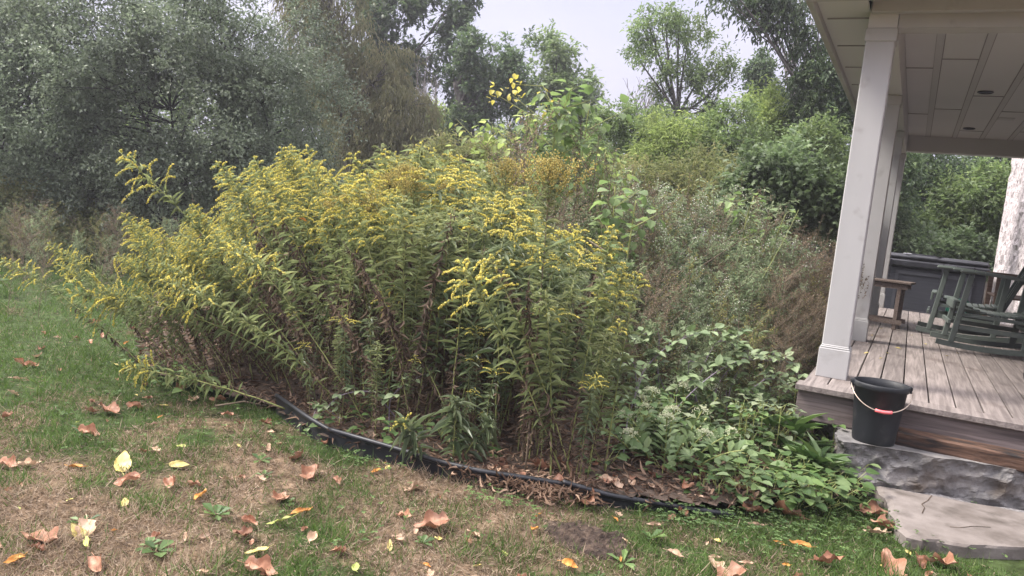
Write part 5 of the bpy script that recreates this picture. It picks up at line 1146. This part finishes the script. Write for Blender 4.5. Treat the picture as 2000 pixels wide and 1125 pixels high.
# hedgerow closing the horizon
HB = [('light', (840, 270, 50, 60), 25), ('dark', (20, 250, 260, 180), 24), ('mid', (330, 250, 220, 150), 25), ('dark', (600, 280, 160, 110), 25), ('mid', (800, 350, 130, 80), 23), ('dark', (1000, 330, 120, 90), 24), ('mid', (1190, 310, 110, 70), 24), ('dark', (1360, 350, 130, 60), 23),
      ('mid', (1560, 350, 120, 90), 22), ('dark', (-330, 240, 220, 200), 24), ('dark', (640, 160, 90, 70), 26)]
HL = ['pale yellow-green bush in the distance left of the vine-wrapped trunk', 'far dark tree behind the left end of the silvery shrub', 'far green tree behind the middle of the silvery shrub', 'far dark tree behind the right end of the silvery shrub', 'far green hedge tree behind the drooping twigs',
      'far dark hedge tree behind the tall sapling', 'far green hedge tree under the leafless twiggy shrub', 'far dark hedge tree under the slender tree', 'far green tree behind the dead tree', 'far dark tree beyond the left edge of the picture', 'far dark crown between the shrub and the walnut']
for i, (mt, bl, d_) in enumerate(HB):
    tree('hedge_tree', HL[i], 'tree', d_, bl[0], [bl, (bl[0] - bl[2] * .5, bl[1] + bl[3] * .35, bl[2] * .6, bl[3] * .7), (bl[0] + bl[2] * .5, bl[1] + bl[3] * .4, bl[2] * .6, bl[3] * .7)], int(60 + bl[2] * bl[3] / 160), 8, 12, DIAM, .13, .6, mt, .14, .65, .15, 30 + i, gap=.2, jit=.1, group='hedgerow trees in the distance')
# bush masses right of centre
BM = [('mid', [(1240, 260, 90, 55), (1180, 300, 70, 50)], 13.5, DIAM, .075, 'green bush mound right of the tall sapling, rising under the leafless shrub'),
      ('light', [(1340, 280, 80, 50), (1290, 310, 60, 50)], 12.5, LANCE, .085, 'light green bush mound in front of the slender tree'),
      ('mid', [(1430, 260, 80, 55), (1400, 310, 80, 40)], 12.5, DIAM, .075, 'green bush mound below the gap of sky'),
      ('light', [(1495, 215, 38, 42), (1500, 270, 60, 50)], 13.5, LANCE, .09, 'pale feathery bush peak under the dead tree'),
      ('olive', [(1350, 350, 110, 45), (1270, 370, 90, 45)], 10, LANCE, .075, 'olive bush drift in front of the green mounds'),
      ('blue', [(1520, 330, 75, 45), (1580, 380, 70, 45), (1500, 390, 70, 35)], 9.2, SPRAY, .10, 'dark blue-green feather-leaved bush left of the porch columns'),
      ('mid', [(1590, 300, 60, 60), (1640, 350, 60, 60)], 12, DIAM, .075, 'green bush tucked behind the first porch column'),
      ('mid', [(1180, 390, 70, 60), (1110, 350, 60, 60)], 9.5, DIAM, .07, 'green thicket right behind the goldenrods and the tall sapling'),
      ('olive', [(880, 330, 100, 50), (980, 340, 90, 60)], 10.5, LANCE, .08, 'olive thicket seen between the goldenrod plumes and the willow')]
for i, (mt, bl, d_, T, L, lb) in enumerate(BM):
    sz = sum(b[2] * b[3] for b in bl)
    tree('bush', lb, 'bush', d_, bl[0][0], bl + [(b[0], b[1] + b[3] * .9, b[2] * 1.1, b[3] * .8) for b in bl], int(sz / 62) + 30, 8, 11, T, L, {'LANCE': .2}.get('', .5) if T is DIAM else (.22 if T is LANCE else .6), mt, .05, .34, .1, 60 + i, gap=.22, jit=.04, multi=3, group='bushes right of the goldenrods')
# trees behind the porch and hot tub
for i, (mt, bl, d_, lb) in enumerate([('dark', [(1800, 350, 90, 60), (1760, 440, 80, 70)], 20, 'dark tree behind the hot tub, seen between the columns and beam'), ('mid', [(1900, 400, 90, 80), (1850, 470, 110, 50)], 19, 'green tree behind the hot tub, next to the stone wall'),
                                      ('dark', [(1930, 330, 110, 60), (2000, 400, 120, 120)], 22, 'dark tree behind the corner of the stone house'), ('dark', [(1700, 380, 70, 130), (1680, 480, 90, 70)], 18, 'dark tree seen between the porch columns'), ('blue', [(1790, 485, 90, 32), (1880, 495, 80, 32)], 17.6, 'low dark green shrub hugging the back of the hot tub')]):
    tree('background_tree' if i < 4 else 'low_shrub', lb, 'tree' if i < 4 else 'shrub', d_, bl[0][0], bl, 230 if i < 4 else 90, 8, 13, DIAM if i < 4 else SPRAY, .12 if i < 4 else .16, .5, mt, .16 if i < 4 else .04, .55 if i < 4 else .35, .15, 80 + i, gap=.15, jit=.08)
# dark undergrowth against the silvery shrub on the left, and dry weeds in front
tree('bush', 'dark weedy bush at the far left edge under the silvery shrub', 'bush', 10.8, 60, [(40, 420, 110, 60), (-60, 440, 120, 70), (170, 450, 90, 40)], 230, 8, 11, DIAM, .06, .5, 'olive', .04, .3, .1, 95, gap=.2)
for i in range(60):
    v = rng.uniform(8.6, 10.3); px = rng.uniform(-120, 330); u = (px - 1000) / 1530 * v
    h = rng.uniform(.5, .95)
    if i % 3 == 0: place(sd[rng.integers(3)], used, uv(u, v, 0), rng.uniform(0, 6.28), (h, h, h * .9), 'dry beige weed standing at the lawn edge under the silvery shrub', 'dry weeds at the far lawn edge')
    else: place((agr + yl)[rng.integers(5)], used, uv(u, v, 0), rng.uniform(0, 6.28), h * .85, 'green weed standing at the lawn edge under the silvery shrub', 'green weeds at the far lawn edge')
for px, py, s_ in [(45, 545, .62), (90, 570, .5), (75, 600, .42), (190, 590, .5), (215, 610, .5), (15, 590, .4)]:
    p = gr(px, py + 20, 0); place(sd[rng.integers(3)], used, tuple(p), rng.uniform(0, 6), s_ * 1.1, 'pale bleached seed-tufted weed on the lawn left of the goldenrods', 'bleached weeds left of the goldenrods')
# sunflowers
def sunflower(px, py, d_, label, r=.05):
    hp_ = at(px, py, d_); p = np.array([hp_[0], hp_[1], 0.]); t_ = thing('sunflower', label, 'sunflower', tuple(p)); z = hp_[2]
    mb = MB(); mb.tube([(0, 0, 0), (.02, .01, z * .5), (0, .01, z - .02), (.015, -.02, z)], .004, 6); mb.build('stem', M['stem'], t_)
    fd = nrm(np.array([.45, -.85, .25])); c = np.array([.015, -.025, z]) + fd * .01; X = nrm(np.cross(fd, Z3)); Y = np.cross(X, fd); n = 18; a = np.arange(n) * 2 * np.pi / n
    dd = np.cos(a)[:, None] * X + np.sin(a)[:, None] * Y; f = MB(); f.inst(PETAL, c + dd * r * .35, dd + fd * .15, np.broadcast_to(fd, (n, 3)), r * .75, r * .3, rng.random(n)); hd_ = f.build('flower_head', M['gr_flower'], t_)
    f = MB(); f.inst(BLOB, c + fd * .004 + rdir(60) * r * .28 * rng.random((60, 1)) ** .5, rdir(60), Z3, .012, .012, rng.random(60)); f.build('disc', M['gr_dry'], hd_)
    f = MB(); s = np.array([.25, .4, .55, .7, .82]); P = np.array([(0, 0, 0), (.02, .01, z * .5), (0, .01, z)]); pp, T_ = along(P, s); f.inst(OVATE, pp, radial(T_, np.arange(5) * 2.4) + T_ * .3, Z3, .13, .10, rng.random(5)); f.build('foliage', M['weed'], t_)
    t_['group'] = 'sunflowers at the lawn edge'
sunflower(143, 541, 7.4, 'small sunflower with a dark disc standing left of the goldenrods', .055)
sunflower(-4, 527, 7.6, 'sunflower cut by the left edge of the picture', .05)

# tall saplings with large leaves
def sap(px, pyt, d_, n, L, seed, label, mat='big', lean=(0, 0), s0=.45, br=5, yellow=(), wr=.8, name='broadleaf_sapling'):
    u = (px - 1000) / 1530 * d_; b_ = uv(u, d_, .02); h = H + (yh(px) - pyt) / 1530 * d_; g_ = np.random.default_rng(seed)
    tp = rt * lean[0] + fw * lean[1]; P = np.array([(0, 0, 0), *[tp * t * t + Z3 * h * t + g_.normal(size=3) * .02 for t in (.3, .6, .85, 1)]])
    o = broad(name, 'sapling', label, P, n, L, mat, seed, tri=False, r0=.011, petiole=.09, stemm='stem', s0=s0, wr=wr, droop=.55, loc=tuple(b_))
    mb = MB(); F_ = MB()
    for i in range(br):
        s = np.array([.5 + .42 * i / br]); p0, T0 = along(P, s); r_ = radial(T0, np.array([i * 2.4 + seed]))[0]; Lb = h * .16 * g_.uniform(.7, 1.3)
        c = p0 + np.linspace(0, 1, 7)[:, None] * (r_ * .8 + Z3 * .55) * Lb; mb.tube(c, np.linspace(.006, .002, 7), 5); k = 9; q = np.linspace(.25, 1, k); cp, cT = along(c, q)
        dd = radial(cT, np.arange(k) * 2.4); dd[:, 2] -= .35; F_.inst(OVATE, cp + nrm(dd) * .05, dd + cT * .4 - Z3 * .35, Z3 + .3 * rdir(k, g_), L * g_.uniform(.6, 1.1, k), L * wr * g_.uniform(.6, 1.0, k), g_.random(k))
    bo = mb.build('branch', M['stem'], o); F_.build('foliage', M[mat], bo)
    for (yx, yy) in yellow:
        c = at(yx, yy, d_) - b_; f = MB(); k = 12; f.inst(OVATE, c + g_.normal(size=(k, 3)) * [.04, .04, .07], rdir(k, g_) - Z3 * .6, Z3, .05, .036, g_.random(k)); f.build('yellow_leaves', M['yellow'], o)
        near = P[np.argmin(np.abs(P[:, 2] - (c[2] - .1)))]
        mb = MB(); mb.tube([along(P, np.array([max(.3, min(.9, (c[2] - .45) / h))]))[0][0], (near + c) / 2, c], [.006, .004, .002], 5); mb.build('branch', M['stem'], o)
    return o
sap(1050, 175, 6.9, 44, .12, 3, 'tallest sapling with large drooping pale green leaves and yellow tips at left', lean=(.05, 0), s0=.5, br=9, yellow=[(962, 180), (1005, 165), (1000, 185), (1068, 205)])
sap(1110, 215, 7.1, 26, .11, 4, 'large-leaved sapling just right of the tallest one', s0=.5, br=6)
sap(925, 245, 7.6, 22, .10, 5, 'bright green sapling with crowded mid-sized leaves left of the tallest one', mat='light', s0=.45, br=9)
sap(985, 300, 7.4, 18, .10, 15, 'shorter bright green sapling below the yellow-tipped one', mat='light', s0=.4, br=7)
sap(1010, 215, 7.3, 26, .10, 25, 'bright green sapling between the yellow-tipped one and the large-leaved one', mat='light', s0=.4, br=8)
sap(1150, 300, 7.2, 20, .09, 26, 'pale green sapling behind the seed stalks right of the tallest one', mat='light', s0=.4, br=8)
sap(880, 300, 6.9, 22, .085, 27, 'yellow-green leafy sapling left of the seed stalks', mat='light', s0=.45, br=7)
sap(800, 312, 6.3, 14, .10, 6, 'yellow-green sapling pushing up through the goldenrod plumes', mat='light', s0=.7, br=3)
sap(740, 345, 6.3, 10, .09, 16, 'small yellow-green sapling beside the plumes left of centre', mat='light', s0=.75, br=2)
sap(1180, 370, 6.2, 20, .12, 7, 'broad-leaved sapling right of the domed goldenrod head', s0=.45, br=5)
sap(1225, 400, 6.0, 12, .10, 17, 'thin sapling with a curved dark stem right of the yellow spike', s0=.5, br=3)
sap(1440, 385, 7.0, 12, .11, 8, 'large-leaved sapling in the weed tangle left of the feather-leaved bush', s0=.72, br=3)
sap(1500, 425, 7.0, 8, .10, 18, 'small broad-leaved sapling poking up from the tangle near the porch', s0=.75, br=2)

# long dry sticks lying through the tangle
for i, (a, b, lb) in enumerate([((1275, 640, 5.6), (1370, 520, 6.2), 'reddish brown dead stick slanting through the weeds'), ((1370, 520, 6.3), (1500, 440, 7.2), 'grey dead branch slanting up right through the weeds'), ((420, 793, 4.9), (520, 792, 4.8), 'thin pale stick lying on the grass by the left end of the edging'),
                                ((1480, 560, 5.8), (1560, 410, 6.4), 'pale straight stalk standing out of the weeds left of the columns'), ((1150, 470, 5.0), (1205, 530, 5.0), 'dark curved twig beside the right-hand goldenrods')]):
    A, B = at(*a), at(*b)
    if i == 2: A, B = gr(a[0], a[1], .02), gr(b[0], b[1], .03)
    mb = MB(); md = (A + B) / 2 + np.array([.02, 0, .03]); mb.tube([A, md, B], [.006, .005, .003] if i != 3 else [.003, .0025, .002], 6); tag(mb.build('dead_stick', M['stem2'] if i != 3 else M['stem'], smooth=True), lb, 'stick')

# ================================================================== FALLEN LEAVES
def fallen(kind, mat, L, Wd, roll, bend, seed, lobes=0):
    roll *= .72; bend *= .6
    g_ = np.random.default_rng(seed); nt_, ns = 19, 9; t = np.linspace(0, 1, nt_)[:, None]; s = np.linspace(-1, 1, ns)[None]
    w = np.sin(np.pi * t ** .75) ** .8 * (1 - .25 * t)
    w = w * (1 + .05 * np.sin(t * 40 + seed))
    if lobes: w = w * (1 + .26 * np.sin(t * np.pi * 2 * lobes + 1)) 
    sw = s * w * Wd / 2; y = t * L + (-.10 * L * np.abs(s) ** 1.5 * (1 - t))
    x = np.sin(sw * roll / Wd * 2) / (roll / Wd * 2); z = (1 - np.cos(sw * roll / Wd * 2)) / (roll / Wd * 2)
    a = (t - .5) * bend; y2 = np.sin(a) * L / max(.01, abs(bend)) * np.sign(bend) if bend else y - L / 2
    z = z + ((1 - np.cos(a)) * L / max(.01, abs(bend)) if bend else 0) + 0 * s
    y = y2 + 0 * s - .10 * L * np.abs(s) ** 1.5 * (1 - t)
    z = z + (vnoise(x / L * 3 + seed, y / L * 3, 1.7) - .5) * .22 * L * roll / 2 + .025 * L * np.cos(s * 11 + t * 9) * np.abs(s)
    x = x + .02 * L * (vnoise(y / L * 5, x / L, 3) - .5)
    V = np.stack([x, y, z], -1).reshape(-1, 3); V[:, 2] -= V[:, 2].min() - .002
    Fq = [(i * ns + j, i * ns + j + 1, (i + 1) * ns + j + 1, (i + 1) * ns + j) for i in range(nt_ - 1) for j in range(ns - 1)]
    mb = MB(); mb.add(V, Fq); m0 = V[(ns // 2)]; mb.tube([m0, m0 + [0.004, -.16 * L, .02 * L], m0 + [.01, -.34 * L, .05 * L]], .0012, 4)
    o = mb.build('fallen_leaf', M[mat], smooth=True); tag(o, kind, 'leaf'); return o
FL = {'brown': [fallen('x', 'lf_brown', .115, .11, 2.1, .7, 1, 2), fallen('x', 'lf_brown', .10, .085, 2.8, -.6, 2), fallen('x', 'lf_brown', .13, .12, 1.5, 1.2, 3, 2), fallen('x', 'lf_brown', .09, .09, 3.4, .8, 4)],
      'dark': [fallen('x', 'lf_dark', .105, .10, 2.2, 1.0, 5, 2), fallen('x', 'lf_dark', .085, .08, 2.8, .4, 6)],
      'tan': [fallen('x', 'lf_tan', .09, .045, 3.0, .5, 7), fallen('x', 'lf_tan', .07, .05, 2.0, -.8, 8), fallen('x', 'lf_tan', .10, .09, 1.6, .9, 9, 2)],
      'yellow': [fallen('x', 'lf_yellow', .10, .055, 1.0, .5, 10), fallen('x', 'lf_yellow', .055, .04, 1.4, .3, 11)],
      'lime': [fallen('x', 'lf_lime', .085, .03, 1.6, .3, 12), fallen('x', 'lf_lime', .05, .035, 1.2, .6, 13)],
      'orange': [fallen('x', 'lf_orange', .085, .045, 1.8, .8, 14), fallen('x', 'lf_orange', .06, .045, 2.2, .3, 15)]}
def fl(kind, p, sc=1.0, label=None, group=None, rz=None, tilt=.25, k=None):
    o = place(FL[kind][k if k is not None else rng.integers(len(FL[kind]))], used, (p[0], p[1], p[2]), rz if rz is not None else rng.uniform(0, 6.28), sc, label, group, rng.normal(0, tilt), rng.normal(0, tilt)); return o
hero_l = [(240, 903, 'yellow', 1.75, 'large folded pale yellow leaf on the grass at left'), (207, 802, 'brown', 1.3, 'curled pinkish brown leaf on the green grass, farthest of the big ones at left'), (40, 714, 'brown', 1.2, 'reddish leaf on the far green lawn at the left edge'),
          (610, 925, 'brown', 1.25, 'upright folded tan-brown leaf on the grass in front of the edging'), (583, 893, 'brown', 1.0, 'brown leaf just left of the upright folded leaf'), (635, 868, 'dark', 1.0, 'dark red-brown leaf stuck against the black edging'), (522, 830, 'dark', 1.1, 'dark brown crumpled leaf at the left end of the edging'),
          (525, 878, 'tan', 1.2, 'tan leaf lying flat halfway between the yellow leaf and the edging'), (545, 1020, 'lime', 1.3, 'long yellow-green leaf on the dry grass below the edging'), (500, 1078, 'yellow', .9, 'pale yellow pointed leaf standing in the dry grass'), (395, 968, 'orange', 1.25, 'orange-brown cupped leaf on the dry grass'),
          (170, 1058, 'lime', 1.0, 'rolled lime-yellow leaf near the lower left'), (160, 1030, 'lime', 1.0, 'bright green-yellow leaf above the rolled one at lower left'), (25, 1097, 'orange', 1.0, 'orange-yellow leaf at the bottom left corner'), (60, 908, 'tan', 1.0, 'pale tan leaf near the left edge'), (17, 910, 'brown', .9, 'pinkish leaf at the left edge'),
          (805, 958, 'tan', 1.2, 'round tan leaf bulging against the middle of the edging'), (1148, 985, 'brown', 1.45, 'large fan-ribbed copper leaf leaning on the right part of the edging'), (840, 1028, 'brown', 1.35, 'big crumpled brown leaf in the centre foreground grass'), (1070, 965, 'brown', .9, 'brown leaf propped on the black edging'),
          (1045, 1035, 'orange', 1.1, 'orange-yellow leaf tip on the foreground grass'), (695, 1108, 'lime', 1.15, 'pale green leaf at the bottom edge left of centre'), (1115, 1105, 'orange', 1.2, 'orange-tan leaf at the bottom centre'), (1735, 1105, 'brown', 1.6, 'large red-brown lobed leaf lying flat on the grass at lower right'),
          (1845, 1105, 'brown', 1.35, 'long folded brown leaf right of the large lobed leaf'), (1625, 1100, 'dark', 1.3, 'dark dry shrivelled leaf standing in the lower right grass'), (1560, 1065, 'orange', 1.2, 'rolled orange-brown leaf below the green weeds'), (1395, 1105, 'tan', 1.1, 'pale orange leaf at the bottom right of centre'), (1320, 1085, 'tan', 1.1, 'pale cream-brown leaf left of the rolled one'),
          (1710, 1005, 'brown', 1.35, 'curled brown leaf at the left end of the flagstone'), (1722, 1028, 'brown', 1.2, 'folded copper leaf below the curled one at the flagstone end'), (1705, 1042, 'tan', 1.2, 'pale tan leaf at the grass below the flagstone end'), (1545, 965, 'brown', 1.5, 'brown curled leaf standing among the green weeds'), (1525, 1000, 'brown', 1.6, 'large tan-brown leaf under the green weeds'),
          (1475, 1000, 'brown', 1.3, 'broad brown leaf lying left of the green weed patch'), (1390, 915, 'brown', 1.1, 'pinkish brown leaf beside the sedum'), (1275, 968, 'brown', 1.2, 'pale brown ribbed leaf on the mulch behind the edging'), (935, 1105, 'yellow', .7, 'small bright yellow leaf at the bottom edge near centre'), (1815, 1042, 'dark', .9, 'dark red leaf on the front edge of the flagstone'),
          (1880, 985, 'brown', 1.1, 'orange-brown leaf caught between the flagstone and the stone step'), (1815, 950, 'tan', .9, 'tan leaf at the foot of the stone step'), (1965, 985, 'brown', 1.2, 'rust leaf along the foot of the step at the right edge'), (1330, 1003, 'dark', 1.0, 'grey-brown leaf sitting on the sunken end of the edging')]
for px, py, kd, sc, lb in hero_l:
    p = gr(px, py, .010); fl(kd, p, sc * .88, lb, None, rz=(.9 if 'large folded' in lb else None), k=0 if sc > 1.2 else None)
GP = {'brown': ('curled brown leaf lying loose on the lawn', 'curled brown leaves scattered on the lawn'), 'dark': ('dark brown withered leaf lying loose on the lawn', 'dark withered leaves scattered on the lawn'), 'tan': ('small tan leaf lying loose on the lawn', 'small tan leaves scattered on the lawn'),
      'yellow': ('small yellow leaf lying loose on the lawn', 'small yellow leaves scattered on the lawn'), 'lime': ('small yellow-green leaf lying loose on the lawn', 'small yellow-green leaves scattered on the lawn'), 'orange': ('small orange leaf lying loose on the lawn', 'small orange leaves scattered on the lawn')}
ks = ['brown'] * 7 + ['tan'] * 7 + ['dark'] * 2 + ['yellow'] * 2 + ['lime'] + ['orange'] * 2
cnt = 0
while cnt < 185:
    v = math.exp(rng.uniform(math.log(2.3), math.log(6.8))); u = rng.uniform(-.72, .66) * v
    p = uv(u, v, .004)
    if inpoly(p[0], p[1], BED) or inpoly(p[0], p[1], SLAB) or (p[0] > -.2 and p[1] > 4.0): continue
    kd = ks[rng.integers(len(ks))]; fl(kd, p, rng.choice([.35, .45, .55, .7, .95]) * rng.uniform(.85, 1.15), *GP[kd]); cnt += 1
for i in range(60):
    px = rng.uniform(940, 1480); py = rng.uniform(905, 985); p = gr(px, py, .065)
    if not inpoly(p[0], p[1], BED): continue
    kd = ['brown', 'tan', 'dark'][rng.integers(3)]; fl(kd, p, rng.uniform(.5, 1.1), 'withered %s leaf on the mulch behind the black edging' % {'brown': 'copper-brown', 'tan': 'tan', 'dark': 'dark brown'}[kd], 'withered leaves on the bed mulch')
for px, py in [(1703, 655), (1755, 680), (1690, 690), (1800, 680), (1722, 642), (1765, 640), (1808, 672), (1850, 695), (1720, 700), (1785, 632), (1870, 690), (1780, 655), (1735, 690)]:
    p = gr(px, py, DZ + .002); fl('yellow', p, .42, 'small yellow leaf lying on the deck boards', 'small yellow leaves on the deck')
# dry vine on the second column
vb = O + ray(1690, 575) * (7.73 / ray(1690, 575)[1]); t_ = thing('dry_vine', 'dead vine tendrils clinging to the second porch column', 'vine', (vb[0] - .04, 7.70, vb[2]))
mb = MB(); f = MB(); g_ = np.random.default_rng(7)
for i in range(9):
    P = [np.array([g_.uniform(-.05, .03), 0, g_.uniform(-.05, .1)])]
    for k_ in range(9): P.append(P[-1] + np.array([g_.normal() * .016, 0, g_.uniform(.0, .035)]))
    P = np.array(P); P[:, 1] = -.004; mb.tube(P, .0016, 3); n = 9; cp, cT = along(P, g_.random(n)); f.inst(DIAM, cp - [0, .006, 0], rdir(n, g_) * [1, .3, 1], np.array([0, -1., .1]), .016, .010, g_.random(n))
mb.build('stem', M['stem2'], t_); f.build('foliage', M['gr_dry'], t_)
# orange leaf caught in the goldenrods
o = fl('orange', at(590, 430, 4.7), .75, 'bright orange leaf caught among the goldenrod plumes')

# ================================================================== thin scattering volume added to wash out the distance like lens glare
hz = MB(); hz.box((-94, -94, -1.2), (94, 94, 26)); hzo = hz.build('glare_veil', None); hzo['kind'] = 'stuff'
hm = bpy.data.materials.new('glare_volume'); hm.use_nodes = True; t = hm.node_tree; t.nodes.clear()
ou = t.nodes.new('ShaderNodeOutputMaterial'); pv = t.nodes.new('ShaderNodeVolumePrincipled'); pv.inputs['Color'].default_value = (.92, .92, 1, 1); pv.inputs['Density'].default_value = .0023; pv.inputs['Anisotropy'].default_value = .3
t.links.new(pv.outputs[0], ou.inputs['Volume']); hzo.data.materials.clear(); hzo.data.materials.append(hm)

def debris():
    n = 2600; P = []
    for px, py, k, s_ in [(1010, 948, 150, .08), (960, 935, 110, .08), (1080, 955, 160, .08), (1130, 950, 90, .10), (1060, 968, 70, .05), (890, 915, 60, .08), (700, 860, 40, .08), (1230, 955, 70, .12)]:
        c = gr(px, py, .06); P.append(np.stack([rng.normal(c[0], s_, k), rng.normal(c[1] + .02, s_ * .6, k), rng.uniform(.04, .075, k)], 1))
    P = np.concatenate(P); n = len(P); d = rng.normal(size=(n, 3)); d[:, 2] = rng.normal(size=n) * .5
    mb = MB(); mb.inst(LANCE3, P, d, rdir(n), rng.uniform(.02, .07, n), rng.uniform(.004, .010, n), rng.random(n))
    tag(mb.build('dry_debris', M['litter']), None, None, kind='stuff')
debris()
